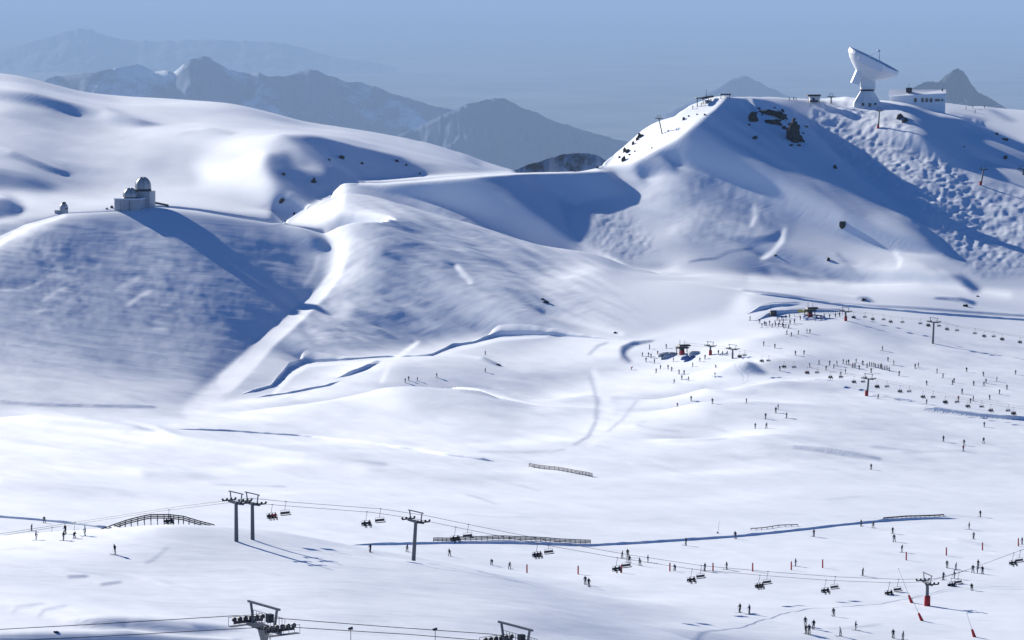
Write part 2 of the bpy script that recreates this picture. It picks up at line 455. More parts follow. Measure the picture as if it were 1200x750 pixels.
# basin floor and tracks
stroke([(320, 462), (340, 440), (360, 428), (400, 426), (440, 424), (490, 422), (535, 410), (585, 397), (640, 394)], 245, [4, 6, 6, 4, 4, 4, 4, 5, 3], 3)
stroke([(398, 443), (425, 432), (442, 424)], 30, [2, 4, 3], 1.5)
stroke([(488, 402), (470, 415), (455, 428), (446, 448)], 252, [4, 5, 5, 4], 2)
stroke([(330, 470), (380, 448), (440, 436)], 235, 4, 3)
stroke([(737, 424), (729, 417), (730, 409), (742, 403), (764, 400)], 30, [3, 6, 8, 6, 2], 1.5)
paint([(450, 430), (560, 422), (605, 450), (640, 470), (590, 492), (480, 480)], 180, 24)
stroke([(540, 458), (565, 460), (582, 467)], 110, [2, 4, 2], 2)
stroke([(566, 420), (576, 425), (583, 428)], 90, 3, 2)
stroke([(-20, 470), (60, 475), (180, 477)], 60, 2.5, 1.5)
stroke([(45, 487), (100, 493), (160, 502), (180, 506)], 130, [2, 5, 6, 3], 3, 0.8)
stroke([(185, 500), (215, 512), (270, 520), (330, 528), (400, 538), (450, 544)], 178, [2, 6, 6, 7, 7, 4], 4, 0.8)
stroke([(150, 510), (180, 508), (175, 520), (150, 524)], 238, 6, 5)
paint([(160, 550), (220, 553), (260, 560), (220, 563), (170, 560)], 196, 6)
paint([(420, 545), (520, 552), (620, 560), (560, 568), (440, 556)], 205, 8)
stroke([(695, 436), (706, 455), (712, 480), (706, 508), (690, 522)], 242, [6, 10, 12, 12, 6], 5)
stroke([(690, 440), (699, 470), (697, 495), (688, 512), (672, 521)], 160, [2, 3, 3, 3, 2], 2)
stroke([(560, 529), (620, 530), (660, 527)], 190, 2, 2)
stroke([(745, 470), (728, 492), (712, 505)], 188, 2, 2)
stroke([(690, 415), (700, 405), (710, 402)], 180, 3, 2)
paint([(820, 470), (900, 470), (1000, 485), (1080, 500), (1160, 520), (1050, 520), (940, 500), (830, 490)], 205, 16)
paint([(880, 515), (960, 522), (1060, 535), (1180, 545), (1000, 545), (900, 535)], 205, 10)
stroke([(930, 524), (970, 527), (1000, 532), (1030, 538)], 120, [3, 6, 6, 3], 3)
paint([(1000, 372), (1015, 378), (1060, 398), (1080, 408), (1030, 400), (985, 388)], 165, 10)
paint([(860, 435), (876, 423), (884, 426), (899, 438), (885, 439)], 45, 1.5)
paint([(845, 433), (874, 423), (872, 430), (855, 436)], 200, 3)
stroke([(1085, 477), (1110, 482), (1150, 487), (1200, 491)], 110, 3, 2)
# near ground
stroke([(0, 712), (15, 710), (50, 707)], 190, 2, 2)
stroke([(14, 718), (20, 712), (40, 709)], 185, 2, 2)
stroke([(45, 722), (52, 714), (75, 710)], 185, 3, 2)
paint([(78, 730), (120, 724), (180, 726), (230, 730), (288, 737), (225, 743), (150, 745), (110, 736)], 105, 5)
paint([(-20, 745), (60, 741), (150, 743), (235, 744), (285, 752), (275, 760), (-20, 760)], 90, 5)
stroke([(60, 739), (150, 738), (200, 744), (270, 748)], 225, [3, 3, 4, 4], 2)
stroke([(80, 676), (100, 675)], 120, 3, 2)
stroke([(118, 685), (140, 682)], 150, 3, 2)
stroke([(170, 660), (180, 655), (195, 642)], 180, 3, 2)
paint([(560, 668), (640, 684), (700, 705), (800, 745), (760, 750), (680, 720), (600, 690)], 205, 12)
paint([(0, 560), (60, 562), (160, 575), (300, 585), (300, 592), (100, 580), (0, 570)], 210, 8)

# small-scale unevenness, region by region: (amplitude of sunlight change, feature length along/across, direction)
# ski tracks on the near snow and the lower pistes
_rt = random.Random(21)
for _k in range(46):
    _u = _rt.uniform(-10, 1190); _v = _rt.uniform(560, 740)
    if _k > 30: _u = _rt.uniform(640, 1190); _v = _rt.uniform(400, 540)
    _a = _rt.uniform(-.15, .5); _c = _rt.uniform(-.012, .012); _n = _rt.randint(4, 9)
    _pts = []
    for _i in range(_n):
        _pts.append((_u, _v)); _u += 11 * math.cos(_a); _v += 11 * math.sin(_a) * .5; _a += _c * 11 + _rt.uniform(-.08, .08)
    stroke(_pts, _rt.choice([170, 185, 195, 240]), [1.2] + [1.8] * (_n - 2) + [1.0], 1.5, _rt.uniform(.35, .8))
NZ = np.zeros((760, 1240))
_yy, _xx = np.mgrid[0:760, 0:1240].astype(float); _xx -= 20
def uneven(pts, amp, lx, ly, ang, feather, seed, octs=3, pw=1.0):
    k = box_blur(poly_mask([(p[0] + 20, p[1]) for p in pts], 0, 1240, 0, 760), feather / 2.0)
    c, s_ = math.cos(math.radians(ang)), math.sin(math.radians(ang))
    n = fbm((_xx * c + _yy * s_) / lx, (-_xx * s_ + _yy * c) / ly, octs, seed)
    if pw != 1.0:
        n = np.sign(n) * np.abs(n) ** pw
    NZ[:] += k * amp * n
MOG = [(945, 124), (992, 124), (1050, 150), (1085, 185), (1130, 213), (1220, 232), (1220, 310), (1160, 310), (1126, 305), (1112, 293), (1040, 234), (976, 174), (950, 148)]
uneven(MOG, 0.12, 9, 6, 20, 6, 101, 2)
uneven([(1070, 225), (1200, 240), (1200, 300), (1130, 300)], 0.08, 8, 5, 0, 14, 102, 2)
uneven([(690, 245), (735, 250), (770, 290), (740, 300), (700, 285)], 0.06, 9, 6, 10, 10, 103, 2)
uneven([(790, 200), (880, 215), (940, 250), (880, 290), (800, 290), (740, 240)], 0.07, 9, 4, 25, 14, 104, 3)
uneven([(-20, 250), (345, 268), (380, 310), (240, 455), (-20, 450)], 0.035, 22, 14, 35, 14, 105, 4)
uneven([(-20, 250), (345, 268), (380, 310), (240, 455), (-20, 450)], 0.05, 40, 3.0, 8, 14, 106, 3)
uneven([(20, 270), (110, 300), (120, 370), (60, 390), (20, 360)], 0.06, 9, 6, 50, 16, 107, 3)
uneven([(120, 300), (240, 300), (260, 380), (150, 400)], 0.06, 9, 6, 40, 16, 108, 3)
uneven([(400, 225), (460, 222), (690, 300), (760, 380), (560, 395), (320, 425), (395, 300)], 0.11, 38, 3.5, 22, 12, 109, 4)
uneven([(380, 320), (520, 380), (330, 420)], 0.11, 14, 3, 20, 12, 110, 3)
uneven([(-20, 440), (240, 460), (700, 400), (880, 380), (1220, 400), (1220, 560), (-20, 560)], 0.05, 75, 6, 4, 20, 111, 4)
uneven([(-20, 560), (1220, 540), (1220, 760), (-20, 760)], 0.03, 110, 6, 3, 20, 112, 4)
uneven([(-20, 85), (110, 112), (320, 136), (600, 201), (400, 210), (240, 240), (-20, 250)], 0.06, 60, 9, 8, 10, 113, 4)
uneven([(450, 218), (700, 200), (690, 290)], 0.05, 30, 5, 15, 8, 114, 3)
uneven([(740, 194), (851, 122), (940, 135), (1120, 310), (960, 250), (790, 195)], 0.06, 40, 6, 35, 10, 115, 3)
uneven([(-20, 440), (1220, 400), (1220, 760), (-20, 760)], 0.035, 26, 2.2, 6, 20, 121, 3)
uneven([(-20, 430), (240, 470), (440, 400), (740, 400), (1220, 380), (1220, 560), (-20, 560)], 0.035, 18, 2.2, 12, 20, 122, 3)
uneven([(880, 290), (1100, 320), (1150, 345), (900, 335)], 0.10, 16, 5, 15, 8, 117, 3)
LITO = np.where(np.isnan(LIT), 0, LIT) * LOP
ec, es = math.cos(SUN_EL), math.sin(SUN_EL)
ca, sa = math.cos(SUN_AZ), math.sin(SUN_AZ)
def sunlit(Wa):
    we = np.gradient(Wa, ETA, axis=0); wx = np.gradient(Wa, XI, axis=1)
    return es + ec * (ca * (Wa / F + we) - (sa + ca * (XX - 600.0) / F) * wx)
LB = sunlit(W)
LEAK = 1 / 700.0
SKY_KNOLL = [(-139, 290, 1868), (0, 277, 1868), (30, 263, 1868), (75, 250.5, 1868), (135, 248, 1868), (180, 242, 1868), (230, 247, 1866), (270, 254, 1866), (322, 263, 1868)]
SKY_SPUR = [(323, 263, 1900), (335, 261, 1925), (367, 241, 1955), (392, 222, 1975), (404, 217, 1985), (449, 214, 2010), (487, 212, 2015), (513, 209, 2005), (567, 204, 1998), (620, 202, 1990), (650, 202, 1990), (680, 201, 1990), (700, 197, 2000),
    (716, 184, 2036), (731, 172, 2040), (752, 154, 2040), (776, 140, 2036), (808, 128, 2030), (832, 119, 2024), (845, 113.5, 2020), (893, 112.5, 2015), (920, 115, 2020), (995, 116, 2050), (1030, 116.5, 2070), (1096, 121, 2100), (1147, 125, 2125), (1200, 129, 2140), (1339, 133, 2140)]
SKY_MASSIF = [(-139, 90, 2750), (0, 84, 2750), (35, 90, 2720), (85, 107, 2690), (128, 112, 2670), (187, 114, 2650), (267, 120, 2600), (301, 127, 2570), (320, 132, 2560), (335, 138, 2540), (361, 145, 2520), (415, 149, 2490), (449, 159, 2460), (513, 175, 2400), (567, 191, 2320), (600, 200, 2270)]
def sky_rows(pts):
    xi, w = pix(np.array([p[0] for p in pts], float), np.array([p[1] for p in pts], float))
    return np.where((XI >= xi[0]) & (XI <= xi[-1]), np.interp(XI, xi, w), -1e9)
CL_A = np.maximum(sky_rows(SKY_KNOLL), sky_rows(SKY_SPUR))       # no ground nearer than 2080 m may stand above this
CL_B = sky_rows(SKY_MASSIF + [(640, 208), (700, 212), (800, 216), (840, 216)])
TA = np.where(XI < 335, 1950.0, np.where(XI < 600, 2075.0, 2090.0))
D = np.zeros_like(W)
def march():
    j0 = int(np.searchsorted(TT, 345.0)); j1 = int(np.searchsorted(TT, 2790.0))
    runmin = np.full(NX, 1e9)
    dcur = np.zeros(NX)
    reach = np.full(NX, -1.0); reachB = np.full(NX, -1.0)
    for j in range(j0, j1):
        e0, e1 = ETA[j - 1], ETA[j]
        n = max(1, int(math.ceil((e1 - e0) / 2.0)))
        dn = (e1 - e0) / n; ds = dn / ca
        sh = XI + (sa / ca + (XI - 600.0) / F) * dn
        for i in range(n):
            k = (i + 1.0) / n
            wb = W[j - 1] * (1 - k) + W[j] * k
            lb = LB[j - 1] * (1 - k) + LB[j] * k
            prev = np.interp(sh, XI, dcur)
            wj = wb + prev
            s_ = (XI - 600.0) / F; m_ = -wj / F
            dep = CT - m_ * ST
            uu = 600.0 + F * s_ / dep; vv = 375.0 - F * (ST + m_ * CT) / dep
            fu = np.clip(uu + 20, 0, 1238.99); fv = np.clip(vv, 0, 758.99)
            iu = fu.astype(int); iv = fv.astype(int); fu -= iu; fv -= iv
            w00 = (1 - fu) * (1 - fv); w10 = fu * (1 - fv); w01 = (1 - fu) * fv; w11 = fu * fv
            smp = lambda A: A[iv, iu] * w00 + A[iv, iu + 1] * w10 + A[iv + 1, iu] * w01 + A[iv + 1, iu + 1] * w11
            vis = (wj <= runmin + 0.6) & (vv < 759)
            op = np.where(vis, smp(LOP), 0.0)
            g = (smp(LITO) - op * lb) / ec
            g = np.where(vis, g + smp(NZ) / ec, 0.0)
            dcur = prev + ds * (g - prev * (np.where(vis, LEAK * (1 - 0.2 * op), 1 / 90.0) + ca / F))
            cs_ = np.concatenate([[0.0], np.cumsum(np.pad(dcur, (35, 35), mode='edge'))])
            dcur += (ds / 130.0) * ((cs_[71:71 + NX] - cs_[:NX]) / 71.0 - dcur)
            dcur[1:-1] += 0.02 * (dcur[2:] - 2 * dcur[1:-1] + dcur[:-2])
            e = e0 + dn * (i + 1); tnow = 1000.0 * math.exp(e / F)
            for lim, rr, on in ((CL_A, reach, tnow < TA), (CL_B, reachB, np.full(NX, tnow > 2120.0))):
                wj = wb + dcur
                hit = on & (wj < lim) & (rr < 0)
                rr[hit] = dn * (i + 1) + e0 + 1e5
                act = on & (rr > 0)
                dcur = np.where(act, np.maximum(dcur, lim + 0.10 * np.minimum(e + 1e5 - rr, 150.0) - wb), dcur)
            runmin = np.minimum(runmin, wb + dcur)
        D[j] = dcur
    for j in range(j1, NY):
        D[j] = D[j1 - 1] * max(0.0, 1 - (ETA[j] - ETA[j1 - 1]) / 1500.0)
march()
for _ in range(1):
    D[:, 1:-1] = 0.25 * D[:, :-2] + 0.5 * D[:, 1:-1] + 0.25 * D[:, 2:]
# beyond the picture's sides the relief loses its lengthwise streaks and gains plain rolling noise
_side = sstep(1235, 1420, XI) + (1 - sstep(-220, -35, XI))
_Ds = D.copy()
for _ in range(2):
    _c = np.cumsum(np.pad(_Ds, ((46, 45), (0, 0)), mode='edge'), axis=0)
    _c = np.concatenate([np.zeros((1, NX)), _c], 0)
    _Ds = (_c[91:91 + NY] - _c[:NY]) / 91.0
D = D * (1 - _side) + _Ds * _side
D += _side[None, :] * (16.0 * fbm(XX / 260.0, EE / 420.0, 4, 301) + 0.9 * fbm(XX / 26.0, EE / 40.0, 3, 302)) * ((TT > 345) & (TT < 2790))[:, None]
_far = TT > 2095
for _ in range(10):
    D[_far, 1:-1] = 0.25 * D[_far, :-2] + 0.5 * D[_far, 1:-1] + 0.25 * D[_far, 2:]
W = W + D
# mogul fields and crusted snow: bumps of their own in plan
def bumps(pts, amp, cx, ce, feather, seed, octs=2, skew=0.0):
    global W
    k = box_blur(poly_mask([(p[0] + 20, p[1]) for p in pts], 0, 1240, 0, 760), feather / 2.0)
    uu, vv = unpix(XX, W)
    rm = np.minimum.accumulate(np.where(TG < 345, 1e9, W), axis=0)
    sel = (W <= rm + 1.5) & (uu > min(p[0] for p in pts) - 20) & (uu < max(p[0] for p in pts) + 20) & (vv > min(p[1] for p in pts) - 20) & (vv < max(p[1] for p in pts) + 20) & (TG > 345) & (TG < 2780)
    iu = np.clip(np.round(uu[sel]).astype(int) + 20, 0, 1239); iv = np.clip(np.round(vv[sel]).astype(int), 0, 759)
    x, e = XX[sel], EE[sel]
    n = fbm((x + skew * e) / cx, e / ce, octs, seed)
    W[sel] -= amp * k[iv, iu] * n
bumps([(950, 124), (995, 124), (1050, 150), (1085, 185), (1130, 213), (1150, 240), (1160, 300), (1126, 300), (1112, 290), (1040, 232), (976, 172), (952, 145)], 1.35, 5.2, 15.0, 10, 201)
bumps([(1060, 225), (1220, 240), (1220, 325), (1140, 325), (1060, 250)], 1.1, 6.0, 18.0, 16, 202)
bumps([(690, 245), (735, 250), (775, 290), (740, 305), (695, 290)], 0.8, 5.5, 16.0, 12, 203)
bumps([(800, 205), (880, 215), (940, 250), (880, 290), (800, 290)], 0.25, 7.0, 20.0, 16, 204)
bumps([(-20, 262), (75, 262), (180, 262), (340, 280), (370, 320), (240, 440), (-20, 440)], 0.3, 12.0, 30.0, 20, 205, 4)
bumps([(30, 270), (90, 280), (110, 360), (40, 370)], 0.4, 9.0, 22.0, 16, 206, 3)
bumps([(400, 240), (520, 240), (700, 320), (700, 370), (480, 400), (340, 420), (395, 300)], 0.45, 24.0, 14.0, 16, 207, 4, 0.6)
bumps([(-20, 440), (1220, 390), (1220, 760), (-20, 760)], 0.22, 30.0, 40.0, 20, 208, 4, 0.3)
bumps([(-20, 440), (700, 410), (1220, 390), (1220, 560), (-20, 560)], 0.12, 9.0, 22.0, 20, 209, 3, 0.8)
bumps([(-20, 95), (300, 140), (590, 205), (400, 210), (240, 240), (-20, 240)], 0.4, 40.0, 60.0, 20, 210, 4, 0.3)
# put the skylines back on their rows: a smooth vertical easing between the foot of a slope and its crest
def crest_fix(lines):
    knots = {}
    for pts, win, taper in lines:
        us = np.array([p[0] for p in pts], float); vs_ = np.array([p[1] for p in pts], float); ts = np.array([p[2] for p in pts], float)
        xi, w = pix(us, vs_)
        sel = np.where((XI >= xi[0]) & (XI <= xi[-1]))[0]
        tw = np.interp(XI[sel], xi, w); tt = np.interp(XI[sel], xi, ts)
        d = np.zeros(len(sel)); tc = np.zeros(len(sel))
        for n, i in enumerate(sel):
            a = np.searchsorted(TT, tt[n] * (1 - win)); b = np.searchsorted(TT, tt[n] * (1 + win))
            j = a + int(np.argmin(W[a:b, i])); d[n] = tw[n] - W[j, i]; tc[n] = TT[j]
        #print("CF", [(int(XI[sel[n]]), round(d[n], 1), int(tc[n])) for n in range(0, len(sel), 12)])
        r = 8
        ds_ = np.convolve(np.pad(d, r, mode='edge'), np.ones(2 * r + 1) / (2 * r + 1), 'valid')
        tcs = np.convolve(np.pad(tc, r, mode='edge'), np.ones(2 * r + 1) / (2 * r + 1), 'valid')
        if taper:
            d_end = np.clip((np.arange(len(sel))[::-1]) / 40.0, 0, 1); ds_ = ds_ * d_end
        for n, i in enumerate(sel):
            knots.setdefault(i, []).append((tcs[n], ds_[n]))
    C = np.zeros_like(W)
    for i in range(NX):
        kn = sorted(knots.get(i, []))
        if not kn: continue
        ks = [(1450.0, 0.0)] + kn + [(4000.0, kn[-1][1])]
        C[:, i] = np.interp(TT, [k[0] for k in ks], [k[1] for k in ks])
    for _ in range(2):
        P_ = np.cumsum(np.pad(C, ((0, 0), (14, 13)), mode='edge'), axis=1)
        P_ = np.concatenate([np.zeros((NY, 1)), P_], 1)
        C = (P_[:, 27:27 + NX] - P_[:, :NX]) / 27.0
    return C
W = W + crest_fix([(SKY_KNOLL, 0.03, False), (SKY_SPUR, 0.025, False), (SKY_MASSIF, 0.06, True)])

#STROKES_END

HG = -W * TG / F          # heights
XW = (XX - 600.0) / F * TG
YW = TG

def ground(u, v, lift=0.0):
    """world point where the line of sight through (u,v) meets the snow"""
    xi, w = pix(u, v)
    f = np.interp(xi, XI, np.arange(NX)); i = int(min(f, NX - 1.001)); fr = f - i
    prof = W[:, i] * (1 - fr) + W[:, i + 1] * fr
    j0 = np.searchsorted(TT, 345.0)
    below = np.where(prof[j0:] <= w)[0]
    if len(below) == 0 or TT[j0 + below[0]] > 3500:
        j = j0 + int(np.argmin(prof[j0:NY - 32]))
        t = TT[j]; wv = prof[j]
    else:
        j = j0 + below[0]
        a, b = prof[j - 1], prof[j]
        k = 0.0 if a == b else (a - w) / (a - b)
        k = min(max(k, 0), 1)
        t = TT[j - 1] + (TT[j] - TT[j - 1]) * k; wv = a + (b - a) * k
    return Vector(((xi - 600) / F * t, t, -wv * t / F + lift))

def height(x, y):
    xi = 600 + F * x / y
    f = np.interp(xi, XI, np.arange(NX)); i = int(min(f, NX - 1.001)); fr = f - i
    g = np.interp(y, TT, np.arange(NY)); j = int(min(g, NY - 1.001)); gr = g - j
    H = HG
    return (H[j, i] * (1 - fr) + H[j, i + 1] * fr) * (1 - gr) + (H[j + 1, i] * (1 - fr) + H[j + 1, i + 1] * fr) * gr

def at_depth(u, v, t):
    xi, w = pix(u, v)
    return Vector(((xi - 600) / F * t, t, -w * t / F))

def grid_mesh(name, X, Y, Z):
    ny, nx = X.shape
    me = bpy.data.meshes.new(name)
    me.vertices.add(nx * ny)
    me.vertices.foreach_set('co', np.stack([X, Y, Z], -1).astype(np.float32).ravel())
    a = (np.arange(ny - 1)[:, None] * nx + np.arange(nx - 1)[None, :]).ravel()
    q = np.stack([a, a + 1, a + nx + 1, a + nx], 1).astype(np.int32)
    me.loops.add(q.size); me.polygons.add(len(q))
    me.loops.foreach_set('vertex_index', q.ravel())
    me.polygons.foreach_set('loop_start', np.arange(0, q.size, 4, dtype=np.int32))
    me.polygons.foreach_set('use_smooth', np.ones(len(q), bool))
    me.update(calc_edges=True)
    return me

# snow: white with fine wind-packed relief
def snow_material():
    m = bpy.data.materials.new('snow')
    m.use_nodes = True
    nt = m.node_tree
    b = nt.nodes['Principled BSDF']
    b.inputs['Base Color'].default_value = (0.78, 0.82, 0.87, 1)
    b.inputs['Roughness'].default_value = 0.75
    b.inputs['Specular IOR Level'].default_value = 0.15
    tc = nt.nodes.new('ShaderNodeTexCoord')
    mp = nt.nodes.new('ShaderNodeMapping')
    mp.inputs['Rotation'].default_value = (0, 0, math.radians(25))
    mp.inputs['Scale'].default_value = (0.10, 0.45, 0.3)
    nt.links.new(tc.outputs['Object'], mp.inputs['Vector'])
    nz = nt.nodes.new('ShaderNodeTexNoise')
    nz.inputs['Scale'].default_value = 1.0
    nz.inputs['Detail'].default_value = 6
    nz.inputs['Roughness'].default_value = 0.55
    nt.links.new(mp.outputs[0], nz.inputs['Vector'])
    bp = nt.nodes.new('ShaderNodeBump')
    bp.inputs['Strength'].default_value = 1.0
    bp.inputs['Distance'].default_value = 0.045
    # long streaks left by wind and skis, crossing at a slant
    hsum = nz.outputs[0]
    for ang, sx, sy, w in ((-18, 0.022, 0.55, 1.3), (62, 0.03, 0.7, 0.7)):
        mp2 = nt.nodes.new('ShaderNodeMapping')
        mp2.inputs['Rotation'].default_value = (0, 0, math.radians(ang))
        mp2.inputs['Scale'].default_value = (sx, sy, 0.2)
        nt.links.new(tc.outputs['Object'], mp2.inputs['Vector'])
        n2 = nt.nodes.new('ShaderNodeTexNoise')
        n2.inputs['Scale'].default_value = 1.0
        n2.inputs['Detail'].default_value = 4
        n2.inputs['Distortion'].default_value = 0.6
        nt.links.new(mp2.outputs[0], n2.inputs['Vector'])
        ma = nt.nodes.new('ShaderNodeMath'); ma.operation = 'MULTIPLY_ADD'
        ma.inputs[1].default_value = w
        nt.links.new(n2.outputs[0], ma.inputs[0]); nt.links.new(hsum, ma.inputs[2])
        hsum = ma.outputs[0]
    nt.links.new(hsum, bp.inputs['Height'])
    nt.links.new(bp.outputs[0], b.inputs['Normal'])
    return m
SNOW = snow_material()
ter = link('snow_field', grid_mesh('snow_field', XW, YW, HG), SNOW)
tag(ter, kind='structure')

# ------------------------------------------------------------------ the valley far below and the ranges beyond
VZ = -2450.0
def valley():
    xs = np.concatenate([-np.geomspace(2000, 190000, 40)[::-1], np.linspace(-1500, 1500, 9), np.geomspace(2000, 190000, 40)])
    ys = np.concatenate([np.linspace(-4000, 4000, 10), np.geomspace(5000, 190000, 90)])
    X, Y = np.meshgrid(xs, ys)
    Z = VZ + 120 * fbm(X / 5200, Y / 5200, 4, 40) * sstep(3000, 9000, Y)
    return grid_mesh('valley_floor', X, Y, Z)
VAL = material('valley_ground', (0.10, 0.115, 0.10), 0.95, 0.1)
def valley_mat(m):
    nt = m.node_tree; b = nt.nodes['Principled BSDF']
    tc = nt.nodes.new('ShaderNodeTexCoord')
    nz = nt.nodes.new('ShaderNodeTexNoise'); nz.inputs['Scale'].default_value = 0.0006; nz.inputs['Detail'].default_value = 8
    cr = nt.nodes.new('ShaderNodeValToRGB')
    cr.color_ramp.elements[0].position = 0.35; cr.color_ramp.elements[0].color = (0.04, 0.055, 0.045, 1)
    cr.color_ramp.elements[1].position = 0.68; cr.color_ramp.elements[1].color = (0.22, 0.22, 0.2, 1)
    nt.links.new(tc.outputs['Object'], nz.inputs['Vector']); nt.links.new(nz.outputs[0], cr.inputs[0])
    nt.links.new(cr.outputs[0], b.inputs['Base Color'])
valley_mat(VAL)
tag(link('valley_floor', valley(), VAL), kind='structure')

def rock_snow_material(name, rock, snow_amt, scale):
    m = bpy.data.materials.new(name); m.use_nodes = True
    nt = m.node_tree; b = nt.nodes['Principled BSDF']
    b.inputs['Roughness'].default_value = 0.9; b.inputs['Specular IOR Level'].default_value = 0.1
    tc = nt.nodes.new('ShaderNodeTexCoord')
    nz = nt.nodes.new('ShaderNodeTexNoise'); nz.inputs['Scale'].default_value = scale; nz.inputs['Detail'].default_value = 9
    nz.inputs['Roughness'].default_value = 0.62
    cr = nt.nodes.new('ShaderNodeValToRGB')
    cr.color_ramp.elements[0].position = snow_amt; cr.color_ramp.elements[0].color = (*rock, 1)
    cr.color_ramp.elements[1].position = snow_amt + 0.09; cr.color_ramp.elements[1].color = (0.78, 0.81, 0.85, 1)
    nt.links.new(tc.outputs['Object'], nz.inputs['Vector']); nt.links.new(nz.outputs[0], cr.inputs[0])
    nt.links.new(cr.outputs[0], b.inputs['Base Color'])
    return m

def mountain_range(name, sil, t, depth, mat, seed, rough=1.0, nx=420, ny=91, kind='structure'):
    """a ridge whose skyline passes through the given rows, with spurs and gullies on both flanks"""
    if t > 10000: t *= 1.65; depth *= 0.85
    su = np.array([p[0] for p in sil], float); sv = np.array([p[1] for p in sil], float)
    xi, w = pix(su, sv)
    u = np.linspace(xi[0], xi[-1], nx)
    ww = np.interp(u, xi, w) + (1.9 * fbm(u / 9.0, u * 0 + 3.0, 4, seed + 2) * rough if t > 10000 else 0.6 * fbm(u / 5.0, u * 0, 2, seed))
    crest = -ww * t / F                               # height of the crest
    zb = VZ - 150
    k = np.linspace(-1, 1, ny)                        # across the ridge
    X = np.repeat(((u - 600) / F * t)[None, :], ny, 0)
    Y = t + k[:, None] * depth + depth * 0.10 * fbm(u / 60.0, u * 0 + seed, 3, seed)[None, :]
    rel = crest[None, :] - zb
    n1 = fbm(X / (t * .010) , Y / (t * .016), 5, seed)          # spurs
    ridg = 1 - np.abs(2 * n1)
    fall = np.abs(k[:, None])
    prof = (1 - fall ** 0.85)
    Z = zb + rel * np.clip(prof * (1 - 0.22 * rough * (fall * 2.2).clip(0, 1) * (1 - ridg) * 1.6) , 0, 1)
    Z += rel * 0.05 * rough * fbm(X / (t * .0025), Y / (t * .004), 4, seed + 9) * (fall * 6).clip(0, 1)
    X = X * (Y / t)
    return tag(link(name, grid_mesh(name, X, Y, Z), mat), kind=kind)

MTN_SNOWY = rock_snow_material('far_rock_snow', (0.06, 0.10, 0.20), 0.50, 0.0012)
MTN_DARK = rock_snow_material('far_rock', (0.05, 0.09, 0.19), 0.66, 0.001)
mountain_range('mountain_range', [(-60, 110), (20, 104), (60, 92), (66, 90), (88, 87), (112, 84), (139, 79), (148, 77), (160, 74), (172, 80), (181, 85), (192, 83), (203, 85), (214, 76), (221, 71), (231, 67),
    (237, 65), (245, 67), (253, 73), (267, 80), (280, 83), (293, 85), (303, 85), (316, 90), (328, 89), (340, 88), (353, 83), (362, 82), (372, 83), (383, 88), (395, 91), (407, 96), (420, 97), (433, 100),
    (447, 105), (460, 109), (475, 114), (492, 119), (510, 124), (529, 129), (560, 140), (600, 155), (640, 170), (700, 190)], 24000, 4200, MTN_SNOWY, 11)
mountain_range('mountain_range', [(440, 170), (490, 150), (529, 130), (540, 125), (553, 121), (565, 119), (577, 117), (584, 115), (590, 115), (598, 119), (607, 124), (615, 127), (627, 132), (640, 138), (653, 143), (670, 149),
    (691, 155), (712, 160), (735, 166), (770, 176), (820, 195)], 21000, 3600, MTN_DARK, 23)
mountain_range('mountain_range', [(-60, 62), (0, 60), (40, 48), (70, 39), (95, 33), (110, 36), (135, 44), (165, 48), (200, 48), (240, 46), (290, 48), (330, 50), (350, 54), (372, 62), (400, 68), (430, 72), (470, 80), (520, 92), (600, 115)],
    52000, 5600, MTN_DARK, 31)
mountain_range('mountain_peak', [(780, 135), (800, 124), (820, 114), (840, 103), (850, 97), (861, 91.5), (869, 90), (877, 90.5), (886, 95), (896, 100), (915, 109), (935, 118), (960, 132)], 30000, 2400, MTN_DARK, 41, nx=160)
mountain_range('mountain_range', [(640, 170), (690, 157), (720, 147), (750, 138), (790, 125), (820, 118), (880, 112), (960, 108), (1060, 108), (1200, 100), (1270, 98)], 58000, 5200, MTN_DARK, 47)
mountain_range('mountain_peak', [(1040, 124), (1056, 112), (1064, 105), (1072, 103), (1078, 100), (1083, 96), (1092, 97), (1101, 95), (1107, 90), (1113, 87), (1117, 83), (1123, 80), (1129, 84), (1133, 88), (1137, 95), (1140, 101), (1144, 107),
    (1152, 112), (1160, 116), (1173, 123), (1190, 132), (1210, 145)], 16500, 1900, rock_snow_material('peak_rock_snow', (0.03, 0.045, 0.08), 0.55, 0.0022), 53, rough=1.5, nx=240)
mountain_range('snowy_hill', [(560, 216), (600, 200), (618, 193), (632, 189), (645, 185), (660, 181), (672, 179), (690, 179), (700, 181), (712, 187), (722, 196), (760, 215)], 5200, 700,
    rock_snow_material('hill_rock_snow', (0.06, 0.065, 0.08), 0.40, 0.02), 61, nx=260, rough=0.55)

